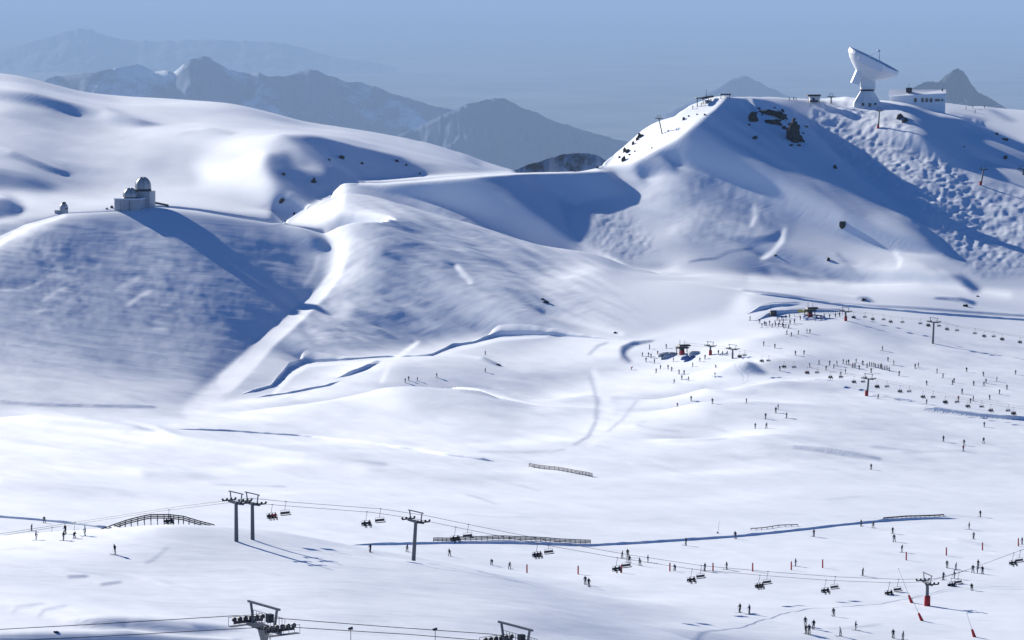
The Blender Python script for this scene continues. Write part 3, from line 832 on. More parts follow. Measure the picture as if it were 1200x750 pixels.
#OBJECTS_BEGIN
# ================================================================== things
class MB:
    """collects simple shapes; build() links them as one mesh object"""
    def __init__(self): self.bm = bmesh.new()
    def box(self, c, s, rot=None, taper=1.0):
        M = Matrix.Translation(c) @ (rot if rot is not None else Matrix.Identity(4))
        vs_ = []
        for z in (-.5, .5):
            k = taper if z > 0 else 1.0
            for x, y in ((-.5, -.5), (.5, -.5), (.5, .5), (-.5, .5)):
                vs_.append(self.bm.verts.new(M @ Vector((x * s[0] * k, y * s[1] * k, z * s[2]))))
        for f in ((3, 2, 1, 0), (4, 5, 6, 7), (0, 1, 5, 4), (1, 2, 6, 5), (2, 3, 7, 6), (3, 0, 4, 7)):
            self.bm.faces.new([vs_[i] for i in f])
        return self
    def bar(self, p0, p1, w, h=None):
        p0, p1 = Vector(p0), Vector(p1); d = p1 - p0
        q = d.to_track_quat('Z', 'Y').to_matrix().to_4x4()
        return self.box((p0 + p1) / 2, (w, h or w, d.length), q)
    def tube(self, p0, p1, r0, r1=None, n=10, caps=True):
        p0, p1 = Vector(p0), Vector(p1); r1 = r0 if r1 is None else r1
        q = (p1 - p0).to_track_quat('Z', 'Y')
        a, b = [], []
        for i in range(n):
            t = 2 * math.pi * i / n
            o = q @ Vector((math.cos(t), math.sin(t), 0))
            a.append(self.bm.verts.new(p0 + o * r0)); b.append(self.bm.verts.new(p1 + o * r1))
        for i in range(n):
            j = (i + 1) % n
            self.bm.faces.new((a[i], a[j], b[j], b[i]))
        if caps:
            self.bm.faces.new(a[::-1]); self.bm.faces.new(b)
        return self
    def lathe(self, prof, n=24, M=None, a0=0.0, a1=2 * math.pi, smooth=True):
        M = M or Matrix.Identity(4)
        full = abs(a1 - a0 - 2 * math.pi) < 1e-6
        rings = []
        for r, z in prof:
            ring = []
            for i in range(n if full else n + 1):
                t = a0 + (a1 - a0) * i / n
                ring.append(self.bm.verts.new(M @ Vector((r * math.cos(t), r * math.sin(t), z))))
            rings.append(ring)
        for k in range(len(rings) - 1):
            m = len(rings[k])
            for i in range(m if full else m - 1):
                j = (i + 1) % m
                f = self.bm.faces.new((rings[k][i], rings[k][j], rings[k + 1][j], rings[k + 1][i])); f.smooth = smooth
        return self
    def path(self, pts, r, n=5):
        pts = [Vector(p) for p in pts]
        prev = None
        for i, p in enumerate(pts):
            d = (pts[min(i + 1, len(pts) - 1)] - pts[max(i - 1, 0)])
            q = d.to_track_quat('Z', 'Y')
            ring = [self.bm.verts.new(p + q @ Vector((math.cos(2 * math.pi * k / n) * r, math.sin(2 * math.pi * k / n) * r, 0))) for k in range(n)]
            if prev:
                for k in range(n):
                    j = (k + 1) % n
                    self.bm.faces.new((prev[k], prev[j], ring[j], ring[k]))
            prev = ring
        return self
    def mesh(self, name, mat=None):
        self.bm.normal_update()
        me = bpy.data.meshes.new(name); self.bm.to_mesh(me); self.bm.free()
        if mat is not None: me.materials.append(mat)
        return me
    def build(self, name, mat, parent=None, loc=None):
        return link(name, self.mesh(name, mat), None, parent, loc)

def copy_tree(o, loc, rz=None, parent=None):
    c = o.copy(); COL.objects.link(c)
    c.location = loc
    if rz is not None: c.rotation_euler = (0, 0, rz)
    for ch in o.children:
        d = ch.copy(); COL.objects.link(d); d.parent = c
        for g in ch.children:
            e = g.copy(); COL.objects.link(e); e.parent = d
    return c

ORD = ['first', 'second', 'third', 'fourth', 'fifth', 'sixth', 'seventh', 'eighth', 'ninth', 'tenth', 'eleventh', 'twelfth', 'thirteenth', 'fourteenth', 'fifteenth', 'sixteenth',
       'seventeenth', 'eighteenth', 'nineteenth', 'twentieth', 'twenty-first', 'twenty-second', 'twenty-third', 'twenty-fourth', 'twenty-fifth', 'twenty-sixth', 'twenty-seventh',
       'twenty-eighth', 'twenty-ninth', 'thirtieth', 'thirty-first', 'thirty-second', 'thirty-third', 'thirty-fourth', 'thirty-fifth']
ORD += ['thirty-' + w for w in ('sixth', 'seventh', 'eighth', 'ninth')] + ['fortieth'] + ['forty-' + w for w in ORD[:9]] + ['fiftieth'] + ['fifty-' + w for w in ORD[:9]]
def ordn(i): return ORD[i]

WHITE = material('white_cladding', (0.84, 0.84, 0.83), 0.5, 0.3, noise=(0.25, 0.04))
WHITE_IN = material('dish_panels', (0.62, 0.63, 0.64), 0.4, 0.4, noise=(0.4, 0.05))
CONC = material('painted_concrete', (0.74, 0.74, 0.73), 0.8, 0.2, noise=(0.5, 0.08))
GREYW = material('grey_weathered_wall', (0.38, 0.40, 0.43), 0.8, 0.2, noise=(0.35, 0.22))
DOMEM = material('dome_sheet_metal', (0.36, 0.37, 0.39), 0.45, 0.4, 0.3, noise=(0.5, 0.15))
DARK = material('dark_steel', (0.022, 0.024, 0.03), 0.6, 0.3, noise=(1.5, 0.3))
STEEL = material('galvanised_steel', (0.11, 0.12, 0.135), 0.55, 0.4, 0.2, noise=(1.2, 0.25))
RED = material('red_padding', (0.42, 0.02, 0.025), 0.7, 0.25, noise=(2.0, 0.2))
GLASS = material('dark_window_glass', (0.015, 0.018, 0.025), 0.15, 0.6)
WOOD = material('weathered_timber', (0.07, 0.062, 0.06), 0.9, 0.1, noise=(2.0, 0.35))
BLUE = material('blue_tarpaulin', (0.09, 0.17, 0.42), 0.6, 0.3, noise=(0.8, 0.2))
GREYT = material('grey_tarpaulin', (0.48, 0.52, 0.57), 0.65, 0.3, noise=(0.8, 0.15))
YEL = material('yellow_cloth', (0.50, 0.42, 0.10), 0.8, 0.1, noise=(1.0, 0.15))
ROCK = material('dark_rock', (0.035, 0.032, 0.034), 0.95, 0.1, noise=(0.5, 0.6), bump=0.3)
PLAST = material('white_pole_plastic', (0.6, 0.6, 0.6), 0.5, 0.3)

# ---------------------------------------------------------------- radio telescope
base = ground(1016, 121.5)
base = Vector((at_depth(1016, 125, base.y).x, base.y, height(base.x, base.y)))
PXM = F / base.y
tel = empty('radio_telescope', base, 0, 'giant white dish radio telescope tilted up to the right on the summit ridge', 'radio telescope')
zb = (at_depth(1016, 126.5, base.y) - base).z
def tz(v): return (at_depth(1016, v, base.y) - base).z
def tx(u): return (u - 1016) / PXM
h_top = tz(106.5)
b8 = math.pi / 8
MB().lathe([(8.6, zb - 5), (8.3, zb + 0.2), (8.0, zb + 3.2), (3.9, h_top), (0.01, h_top + .01)], 8, Matrix.Rotation(b8, 4, 'Z'), smooth=False).build('pedestal', CONC, tel)
MB().lathe([(3.5, h_top + .02), (4.1, h_top + .1), (4.1, h_top + .9), (3.2, h_top + .95)], 16, smooth=False).build('bearing_ring', DARK, tel)
for k, a in enumerate((-112, -84, -60)):
    an = math.radians(a)
    p = Vector((math.cos(an) * 7.85, math.sin(an) * 7.85, zb + 2.1))
    w = MB(); w.box(p, (1.5, 0.5, 1.9), Matrix.Rotation(an + math.pi / 2, 4, 'Z'))
    w.build('window', GLASS, tel)
yk = MB()
yk.box((0.3, 0, h_top + 6.0), (8.0, 6.5, 10.2), taper=0.95)
yk.box((0.0, 0, h_top + 11.5), (8.4, 8.4, 3.4), Matrix.Rotation(math.radians(20), 4, 'Y'))
yk.build('rotating_tower', CONC, tel)
ax = Vector((0.44, -0.07, 0.89)).normalized()
qd = ax.to_track_quat('Z', 'Y').to_matrix().to_4x4()
Cd = Vector((tx(1024.2), 0, tz(69.5)))
MD = Matrix.Translation(Cd) @ qd
MB().lathe([(15.25, 0.0), (15.45, -0.5), (15.4, -2.2), (13.2, -5.0), (10.0, -7.6), (7.2, -9.6), (6.2, -11.0), (0.01, -11.1)], 40, MD, smooth=False).build('dish_back', WHITE, tel)
MB().lathe([(0.01, -4.6), (3.0, -4.42), (6.0, -3.87), (9.0, -2.95), (12.0, -1.65), (15.25, 0.0)], 40, MD).build('dish_surface', WHITE_IN, tel)
cb = MB(); cb.box(Vector((tx(1005.0), 0.0, tz(89.0))), (4.2, 7.5, 9.6), Matrix.Rotation(math.radians(23), 4, 'Y')); cb.build('counterweight_cabin', WHITE, tel)
ar = MB()
for sy in (-4.6, 4.6):
    ar.bar(Vector((tx(1009), sy, tz(85))), MD @ Vector((-7.5, sy, -7.2)), 1.4, 2.2)
ar.build('elevation_frame', WHITE, tel)
qp = []
for k in range(4):
    a = math.pi / 4 + k * math.pi / 2
    l = MB(); l.bar(MD @ Vector((7.4 * math.cos(a), 7.4 * math.sin(a), -3.3)), MD @ Vector((0.5 * math.cos(a), 0.5 * math.sin(a), 5.0)), 0.2)
    l.build('strut', CONC, tel)
MB().lathe([(0.01, 6.2), (0.6, 6.0), (.95, 5.4), (.9, 4.8), (0.01, 4.9)], 14, MD).build('subreflector', WHITE, tel)
lf = MB(); lf.box(MD @ Vector((-12.6, 0, -1.9)), (6.6, 14.0, 4.2), qd); lf.build('rim_cladding', WHITE, tel)

# ---------------------------------------------------------------- control building
cbp = ground(1075, 124.0)
gz = height(cbp.x, cbp.y)
ctl = empty('control_building', Vector((cbp.x, cbp.y, gz)), math.radians(-6), 'long low white building with snowy roof beside the big dish', 'building')
m_ = F / cbp.y
def cz(v): return (at_depth(1075, v, cbp.y) - Vector((cbp.x, cbp.y, gz))).z
hw = 15.6; hf = cz(111.5); hb = cz(106.8)
w = MB()
V = [(-hw, -6, -6), (hw, -6, -6), (hw, 7, -6), (-hw, 7, -6), (-hw, -6, hf - 1.0), (hw, -6, hf + .8), (hw, 7, hb), (-hw, 7, hb)]
vv_ = [w.bm.verts.new(p) for p in V]
for f in ((3, 2, 1, 0), (4, 5, 6, 7), (0, 1, 5, 4), (1, 2, 6, 5), (2, 3, 7, 6), (3, 0, 4, 7)): w.bm.faces.new([vv_[i] for i in f])
w.build('wall', WHITE, ctl)
r = MB()
V = [(-hw - .5, -6.6, hf - 0.98), (hw + .5, -6.6, hf + .83), (hw + .5, 7.5, hb + .1), (-hw - .5, 7.5, hb + .1)]
lo = [r.bm.verts.new(p) for p in V]; hi = [r.bm.verts.new((p[0], p[1], p[2] + 0.55)) for p in V]
r.bm.faces.new(lo[::-1]); r.bm.faces.new(hi)
for i in range(4): r.bm.faces.new((lo[i], lo[(i + 1) % 4], hi[(i + 1) % 4], hi[i]))
r.build('snowy_roof', SNOW, ctl)
for k, (x, wdt, hh) in enumerate(((-1.2, 1.3, 1.9), (2.8, 1.2, 2.0), (5.2, 1.2, 1.9), (7.6, 1.2, 1.9), (11.2, 2.6, 1.1), (13.9, 0.8, 1.0))):
    f = MB().box((x, -6.03, hf - 2.6), (wdt + .3, .22, hh + .3)).build('window', STEEL, ctl)
    MB().box((x, -6.12, hf - 2.6), (wdt, .12, hh)).build('pane', GLASS, f)
c = MB(); c.box((-4.8, 1.0, hb + .6), (3.4, 2.6, 2.6)); c.tube((-4.8, 1.0, hb + 1.9), (-4.8, 1.0, hb + 4.2), .12, .08, 6); c.build('roof_unit', DARK, ctl)
c = MB(); c.box((14.0, 3.0, hb + .7), (.8, .8, 1.2)); c.build('chimney', DARK, ctl)

# ---------------------------------------------------------------- observatory on the knoll
ob = ground(155, 245.5)
gz = height(ob.x, ob.y)
obs = empty('observatory', Vector((ob.x, ob.y, gz)), 0, 'grey stepped observatory with two domes on the edge of the left knoll', 'observatory')
om = F / ob.y
def oz(v): return (at_depth(155, v, ob.y) - Vector((ob.x, ob.y, gz))).z
def ox(u): return (u - 155) / om
R8 = math.radians(-14)
zf = oz(233.2)
fb = MB(); fb.box(((ox(137) + ox(169)) / 2, 3.0, (zf - 4) / 2), ((169 - 137) / om, 11.5, zf + 4), Matrix.Rotation(R8, 4, 'Z'))
fb.build('lower_block', GREYW, obs)
zr = oz(225.0)
rb = MB(); rb.box((ox(167.5), 8.5, (zr - 4) / 2), (20.0 / om, 9.0, zr + 4), Matrix.Rotation(R8, 4, 'Z')); rb.build('upper_block', GREYW, obs)
pr = MB(); pr.box(((ox(137) + ox(169)) / 2, 3.0, zf + .2), ((169.6 - 136.4) / om, 12.0, .4), Matrix.Rotation(R8, 4, 'Z')); pr.build('snowy_terrace', SNOW, obs)
def half_dome(name, c, rad, hgt, parent, mat, ribs=8):
    prof = [(rad, 0), (rad * 1.0, hgt * .22)] + [(rad * math.cos(a), hgt * (.22 + .78 * math.sin(a))) for a in np.linspace(0.15, 1.5, 8)] + [(0.01, hgt)]
    d = MB().lathe(prof, 24, Matrix.Translation(c), smooth=False).build(name, mat, parent)
    for k in range(ribs):
        a = 2 * math.pi * k / ribs + .2
        pts = [Vector(c) + Vector((math.cos(a) * (r_ + .06), math.sin(a) * (r_ + .06), z_)) for r_, z_ in prof[:-1]]
        MB().path(pts, .12, 4).build('rib', STEEL, d)
    MB().lathe([(rad + .25, -.9), (rad + .3, .15), (rad - .2, .2)], 24, Matrix.Translation(c)).build('base_ring', DARK, d)
    return d
half_dome('dome', (ox(166.0), 8.5, zr + .9), 4.0, 6.4, obs, DOMEM)
half_dome('lower_dome', (ox(152.6), 1.5, zf + .8), 3.7, 4.9, obs, DOMEM)
sl = MB(); sl.box((ox(158), 2.2, zf + 4.2), (2.6, 3.0, 1.2)); sl.build('viewing_slit', DARK, obs)
for x in (142.5, 152.5):
    MB().box((ox(x), 3.0 - 6.35 - (x - 153) * -.1, zf * .35), (.12, .5, zf * 1.1)).build('wall_joint', DARK, obs)
dw = MB()
p0, p1 = ground(178, 238.5), ground(197, 242.5)
dw.bar(p0 + Vector((0, 0, .6)), p1 + Vector((0, 0, .6)), .8, 1.6)
tag(dw.build('retaining_wall', DARK), 'low dark wall running right from the stepped observatory', 'wall')

# small dome
sd = ground(75, 249.5)
sm = empty('small_dome', sd, 0, 'small round grey dome hut at the left end of the knoll crest', 'dome hut')
MB().lathe([(2.35, -2), (2.35, 2.4), (2.5, 2.45), (2.5, 2.75)], 18, smooth=False).build('drum', GREYW, sm)
MB().lathe([(2.4, 2.75)] + [(2.4 * math.cos(a), 2.75 + 2.9 * math.sin(a)) for a in np.linspace(.15, 1.5, 7)] + [(.01, 5.66)], 18, smooth=False).build('dome', DOMEM, sm)
MB().lathe([(1.2, 5.3), (1.15, 6.0), (.01, 6.3)], 12).build('cap', DARK, sm)
MB().box((1.6, -1.9, 2.6), (1.3, .9, .6)).build('opening', DARK, sm)
an = MB(); an.box((-3.4, .3, .2), (3.6, 2.6, 2.6)); an.build('annex', GREYW, sm)

# ridge hut with dark roof
hp = ground(953, 119.0)
hut = empty('ridge_hut', hp, math.radians(8), 'small hut with a dark flat roof on the ridge left of the dish', 'hut')
MB().box((.4, 0, 1.3), (5.2, 3.6, 3.6)).build('wall', CONC, hut)
MB().box((0, -.4, 3.5), (7.6, 5.2, .9)).build('roof', DARK, hut)
MB().box((-.2, -1.85, 1.1), (1.2, .25, 2.1)).build('door', DARK, hut)
for x in (-3.4, 3.2):
    MB().tube((x, -2.4, -.6), (x, -2.4, 3.1), .16, .16, 6).build('post', DARK, hut)
MB().box((-.4, -3.6, .3), (5.0, .6, 1.0)).build('counter', WOOD, hut)

# ---------------------------------------------------------------- lift towers
def lift_tower(uv, top_v, yaw, label, arm=5.0, r=0.36, pad=False, group='pylons of the chairlifts', frame=True, lean=(0, 0), depth=None, detail=False, ground_h=None):
    if depth:
        p = at_depth(uv[0], uv[1], depth); p = Vector((p.x, depth, height(p.x, depth)))
    else:
        p = ground(*uv)
    h = at_depth(uv[0], top_v, p.y).z - p.z
    t = empty('lift_pylon', p, yaw, label, 'lift pylon', group)
    tp = Vector((lean[0] * h, lean[1] * h, h))
    MB().tube((0, 0, -1.5), tp, r * 1.12, r * .85, 12).build('pole', STEEL, t)
    ca_ = MB()
    n = 6
    for k in range(n):                       # crossarm, deeper at the pole
        y0, y1 = -arm / 2 + arm * k / n, -arm / 2 + arm * (k + 1) / n
        d = 0.55 - 0.28 * abs((y0 + y1) / arm)
        ca_.box(tp + Vector((0, (y0 + y1) / 2, -.1)), (.42, arm / n + .01, d))
    ca_.build('crossarm', STEEL, t)
    for s in (-1, 1):
        c0 = tp + Vector((0, s * arm / 2, .12))
        st = MB(); st.bar(c0 + Vector((-1.4, 0, -.05)), c0 + Vector((1.4, 0, -.05)), .14, .24)
        tr = st.build('sheave_train', DARK, t)
        for k in range(6 if detail else 4):
            nn = 6 if detail else 4
            x = -1.35 + 2.7 * k / (nn - 1)
            MB().tube(c0 + Vector((x, -.09, .22)), c0 + Vector((x, .09, .19)), .2, .2, 10).build('wheel', DARK, tr)
    if frame:
        fr = MB()
        a_, b_ = tp + Vector((0, -arm * .33, 0)), tp + Vector((0, -arm * .42, 1.75))
        c_, d_ = tp + Vector((0, arm * .33, 0)), tp + Vector((0, arm * .42, 1.75))
        fr.bar(a_, b_, .16); fr.bar(c_, d_, .16); fr.bar(b_ + (b_ - d_) * .1, d_ + (d_ - b_) * .1, .17)
        fr.build('lifting_frame', STEEL, t)
    if pad:
        MB().lathe([(r + .22, -.4), (r + .28, 0.1), (r + .26, 2.0), (r + .1, 2.05)], 12).build('pad', RED, t)
    if detail:
        for s in (-1, 1):
            rl = MB()
            y = s * arm / 2
            x0, x1 = -1.6, 1.6
            off = s * .55
            for k in range(7):
                x = x0 + (x1 - x0) * k / 6
                rl.bar(tp + Vector((x, y + off, -.25)), tp + Vector((x, y + off, .45)), .03)
            for z in (.45,):
                rl.bar(tp + Vector((x0, y + off, z)), tp + Vector((x1, y + off, z)), .035)
            rl.box(tp + Vector((0, y + off * .6, -.28)), (3.2, .5, .06))
            rl.build('catwalk', STEEL, t)
        rl = MB()
        for k in range(12):
            y = -arm / 2 + arm * k / 11
            rl.bar(tp + Vector((.5, y, 0)), tp + Vector((.5, y, .95)), .03)
        rl.bar(tp + Vector((.5, -arm / 2, .95)), tp + Vector((.5, arm / 2, .95)), .035)
        rl.build('arm_railing', STEEL, t)
        ld = MB()
        for s in (-.18, .18): ld.bar((r + .25, s, 0), tp + Vector((r + .15, s, -.2)), .04)
        for k in range(int(h / .35)): ld.bar((r + .25, -.18, .35 * k + .3), (r + .25, .18, .35 * k + .3), .03)
        ld.build('ladder', STEEL, t)
        MB().lathe([(r * .9, h - 1.2), (r * 1.6, h - .35), (r * 1.7, h - .2)], 12, Matrix.Translation((tp.x, tp.y, 0))).build('flared_head', STEEL, t)
        jb = MB(); jb.box(tp + Vector((.2, -.6, .75)), (.5, .5, .7)); jb.build('junction_box', DARK, t)
    return t, p, h

YW_ = math.radians(35)
near_towers = [
    lift_tower((277, 634.5), 588.5, YW_, 'left one of the close pair of grey pylons on the near knoll'),
    lift_tower((296, 632.5), 589.5, YW_, 'right one of the close pair of grey pylons on the near knoll'),
    lift_tower((484, 657.0), 610.5, YW_, 'lone grey pylon leaning slightly right at the end of the near knoll', lean=(.06, -.04)),
    lift_tower((1086.5, 710.0), 683.0, math.radians(15), 'grey pylon with a red padded foot on the lower right piste', pad=True),
]
bot_towers = [
    lift_tower((309.5, 760), 734.0, YW_, 'big pylon head with catwalks at the bottom edge, left of the two', depth=292, detail=True, arm=5.0, r=.32),
    lift_tower((604.0, 790), 757.5, YW_, 'pylon head cut off by the bottom edge, right of the other big one', depth=300, detail=True, arm=5.0, r=.32),
]
mid_towers = [
    lift_tower((1093, 402.5), 377.5, math.radians(40), 'tall dark pylon casting a long shadow on the upper right piste', arm=5.0, r=.42, pad=False, lean=(.06, 0)),
    lift_tower((1015.5, 464), 444.0, math.radians(40), 'dark leaning pylon with a red foot among the right hand skiers', arm=4.6, r=.38, pad=True, lean=(.14, -.02)),
    lift_tower((991, 376), 365.0, math.radians(40), 'short dark pylon with a red foot right of the upper lift station', arm=4.6, r=.4, pad=True),
    lift_tower((832.5, 416), 405.5, math.radians(40), 'short pylon with red foot next to the tarpaulin covered lift station', arm=4.2, r=.42, pad=True),
    lift_tower((858.5, 420), 409.0, math.radians(40), 'short pylon standing behind the pointed snow heap', arm=5.0, r=.4),
]
ridge_towers = [
    lift_tower((974, 121), 113.5, 0.6, 'small pylon on the skyline between the hut and the dish', arm=3.6, r=.4),
    lift_tower((1029, 150), 130.0, 0.8, 'thin pylon with red foot on the bumpy slope below the dish', arm=3.0, r=.4, pad=True, lean=(.12, 0)),
    lift_tower((1149, 217), 199.0, 0.8, 'leaning pylon with red foot on the shaded far right slope', arm=3.4, r=.45, pad=True, lean=(.3, 0)),
    lift_tower((776.5, 156), 139.0, 0.5, 'thin leaning pylon on the white left ridge line', arm=3.4, r=.32, lean=(-.3, 0)),
    lift_tower((1199, 205), 198.0, 0.9, 'stubby dark pylon at the right edge below the plateau', arm=4.4, r=.5),
]

# ---------------------------------------------------------------- people
def clothes(name, c): return material(name, c, 0.85, 0.15)
JK = {'black': clothes('black_cloth', (.012, .012, .015)), 'navy': clothes('navy_cloth', (.012, .02, .05)), 'red': clothes('red_cloth', (.35, .02, .03)), 'grey': clothes('grey_cloth', (.10, .105, .12)),
      'teal': clothes('teal_cloth', (.02, .12, .15)), 'pale': clothes('pale_cloth', (.35, .36, .4)), 'brown': clothes('brown_cloth', (.06, .04, .03))}
SKIN = clothes('skin', (.45, .27, .2))
SKI_M = material('ski_topsheet', (.08, .08, .1), .4, .4)
def skeleton(pose):
    if pose == 'stand':
        pel, sp, ch, nk, hd, ht = (0, 0, .92), (0, .03, 1.15), (0, .05, 1.36), (0, .06, 1.52), (0, .09, 1.66), (0, .08, 1.79)
        L = dict(sh=(.2, .04, 1.42), el=(.3, .08, 1.14), wr=(.28, .30, 1.05), ha=(.27, .38, 1.05), hip=(.11, 0, .88), kn=(.13, .10, .50), an=(.13, -.02, .10), to=(.13, .17, .05))
    elif pose == 'walk':
        pel, sp, ch, nk, hd, ht = (0, 0, .93), (0, .05, 1.16), (0, .09, 1.37), (0, .11, 1.53), (0, .15, 1.66), (0, .14, 1.79)
        L = dict(sh=(.2, .08, 1.42), el=(.32, .0, 1.16), wr=(.34, .22, 1.02), ha=(.34, .29, 1.0), hip=(.11, 0, .89), kn=(.16, .16, .50), an=(.2, .08, .10), to=(.22, .27, .05))
    elif pose == 'tuck':
        pel, sp, ch, nk, hd, ht = (0, -.22, .66), (0, -.05, .86), (0, .16, 1.02), (0, .30, 1.13), (0, .39, 1.24), (0, .38, 1.36)
        L = dict(sh=(.2, .17, 1.06), el=(.3, .28, .82), wr=(.2, .48, .84), ha=(.18, .56, .86), hip=(.12, -.2, .64), kn=(.15, .16, .46), an=(.15, -.04, .10), to=(.15, .15, .05))
    else:  # seated, origin on the seat
        pel, sp, ch, nk, hd, ht = (0, 0, .12), (0, -.02, .36), (0, -.01, .58), (0, .02, .74), (0, .05, .88), (0, .04, 1.01)
        L = dict(sh=(.2, 0, .62), el=(.27, .12, .38), wr=(.18, .34, .30), ha=(.15, .42, .29), hip=(.11, .04, .1), kn=(.13, .48, .12), an=(.13, .52, -.32), to=(.13, .68, -.36))
    return pel, sp, ch, nk, hd, ht, L
def body_mesh(pose, jacket, pants, helmet):
    pel, sp, ch, nk, hd, ht, L = skeleton(pose)
    V = [pel, sp, ch, nk, hd, ht]; Rr = [.17, .17, .19, .075, .115, .085]
    E = [(0, 1), (1, 2), (2, 3), (3, 4), (4, 5)]
    for s in (1, -1):
        f = lambda k: (L[k][0] * s, L[k][1] * (1 if pose != 'walk' or s > 0 or k in ('sh', 'hip') else -1) , L[k][2])
        b = len(V)
        V += [f('sh'), f('el'), f('wr'), f('ha')]; Rr += [.1, .065, .055, .06]
        E += [(2, b), (b, b + 1), (b + 1, b + 2), (b + 2, b + 3)]
        b = len(V)
        V += [f('hip'), f('kn'), f('an'), f('to')]; Rr += [.12, .088, .075, .07]
        E += [(0, b), (b, b + 1), (b + 1, b + 2), (b + 2, b + 3)]
    me = bpy.data.meshes.new('sk'); me.from_pydata(V, E, [])
    o = bpy.data.objects.new('sk', me); COL.objects.link(o)
    o.modifiers.new('s', 'SKIN')
    for i, v in enumerate(me.skin_vertices[0].data):
        v.radius = (Rr[i], Rr[i]); v.use_root = (i == 0)
    sb = o.modifiers.new('d', 'SUBSURF'); sb.levels = 1
    dg = bpy.context.evaluated_depsgraph_get()
    res = bpy.data.meshes.new_from_object(o.evaluated_get(dg)); res.name = 'person'
    bpy.data.objects.remove(o); bpy.data.meshes.remove(me)
    res.materials.clear()
    for m in (jacket, pants, helmet, SKIN, JK['black']): res.materials.append(m)
    hipz = L['hip'][2]; hands = [Vector((L['ha'][0] * s, L['ha'][1], L['ha'][2])) for s in (1, -1)]
    for p in res.polygons:
        c = p.center; p.use_smooth = True
        if (c - Vector(hd)).length < .22 and c.z > nk[2] + .03:
            p.material_index = 3 if (p.normal.y > .55 and c.z < hd[2] + .05) else 2
        elif min((c - h).length for h in hands) < .1: p.material_index = 4
        elif pose == 'seated': p.material_index = 1 if (c.y > .16 and c.z < .24) or c.z < .08 else 0
        elif c.z < .2: p.material_index = 4
        else: p.material_index = 1 if c.z < hipz + .02 and abs(c.x) < .26 else 0
    return res
BODY = {}
def body(pose, col, pc='black'):
    k = (pose, col, pc)
    if k not in BODY:
        BODY[k] = body_mesh(pose, JK[col], JK[pc], JK['black' if col != 'black' else 'grey'])
    return BODY[k]
def ski_mesh(L_=1.7):
    m = MB(); prev = None
    for y, z, w in ((-.75, .02, .07), (.0, .015, .065), (.65, .02, .085), (.85, .07, .08), (.95, .16, .03)):
        ring = [m.bm.verts.new((sx * w / 2, y * L_ / 1.7, z + dz)) for sx, dz in ((-1, 0), (1, 0), (1, .025), (-1, .025))]
        if prev:
            for k in range(4): m.bm.faces.new((prev[k], prev[(k + 1) % 4], ring[(k + 1) % 4], ring[k]))
        else: m.bm.faces.new(ring[::-1])
        prev = ring
    m.bm.faces.new(prev)
    return m.mesh('ski', SKI_M)
SKI = ski_mesh()
def pole_mesh():
    m = MB(); m.tube((0, 0, 0), (0, -.35, -.98), .014, .01, 5); m.tube((0, -.31, -.88), (0, -.315, -.89), .05, .05, 8)
    return m.mesh('ski_pole', STEEL)
POLE = pole_mesh()
def person(p, pose, col, yaw, label, group, pants='black', poles=True, skis=True, tilt=0.0):
    o = link('person', body(pose, col, pants))
    o.location = p; o.rotation_euler = (0, tilt, yaw)
    tag(o, label, 'person', group)
    if pose != 'seated' and skis:
        L = skeleton(pose)[6]
        for s in (-1, 1):
            k = link('ski', SKI, None, o); k.location = (s * L['an'][0], .05, -.02)
            if poles:
                q = link('ski_pole', POLE, None, o); q.location = (s * (L['ha'][0] + .03), L['ha'][1], L['ha'][2])
    return o

rp = random.Random(5)
COLN = {'black': 'black', 'navy': 'dark blue', 'red': 'red', 'grey': 'grey', 'teal': 'blue green', 'pale': 'pale', 'brown': 'brown'}
POSN = {'stand': 'standing upright', 'walk': 'in mid-turn', 'tuck': 'crouched low'}
def skiers(zone, group, pts, poles=True, crowd=False):
    pts = sorted(pts, key=lambda q: q[0])
    plain = 0
    for i, q in enumerate(pts):
        u, v = q[0], q[1]
        col = q[2] if len(q) > 2 and q[2] else rp.choice(['black', 'black', 'navy', 'navy', 'black', 'grey', 'brown'])
        pose = q[3] if len(q) > 3 else rp.choice(['stand', 'stand', 'walk', 'stand'])
        yaw = rp.uniform(0, 6.28)
        sc_ = rp.uniform(.97, 1.1) if poles else rp.uniform(1.05, 1.2)
        lab = '%s skier, %s from left of those %s' % (COLN[col], ordn(i), zone)
        o = person(ground(u, v), pose, col, yaw, lab, group, poles=poles, tilt=rp.uniform(-.08, .08), pants=rp.choice(['black', 'navy', 'black', 'grey']))
        o.scale = (sc_, sc_, sc_)

skiers('on the flat left of the paired pylons', 'skiers on the left flat', [(37, 622.5), (42, 633), (52, 613), (74, 633.5, 'black'), (77, 626), (87, 631, 'black', 'tuck'), (100, 628, 'pale'), (135, 650, 'black', 'walk')])
skiers('around the leaning lone pylon', 'skiers near the lone pylon', [(434, 647.5), (477, 647), (527, 652), (576, 662, 'teal', 'tuck'), (597, 667, 'grey')])
skiers('along the line of red piste poles', 'skiers along the piste poles', [(686, 685), (690, 688), (729, 654, 'navy'), (736, 653), (737, 660), (750, 663), (759, 659), (791, 669, 'navy', 'tuck'), (804, 639.5), (862, 631.5), (826, 669.5),
    (852, 667.5, 'navy'), (932, 663.5, 'grey'), (954, 629)])
skiers('below the right end of the long bank', 'skiers on the right of the lower piste', [(1009, 617), (1023, 619, 'grey'), (1046, 625.5), (1048, 635), (1057, 647.5), (1011, 675), (1149, 606), (1136, 620.5), (1141, 632, 'grey'),
    (1198, 638), (1110, 665.5, 'grey'), (1120, 668), (1105, 680, 'grey'), (1118, 678), (1140, 671.5), (1145, 672, 'teal'), (1146, 665.5), (1151.5, 673), (1139, 692, 'black', 'tuck')])
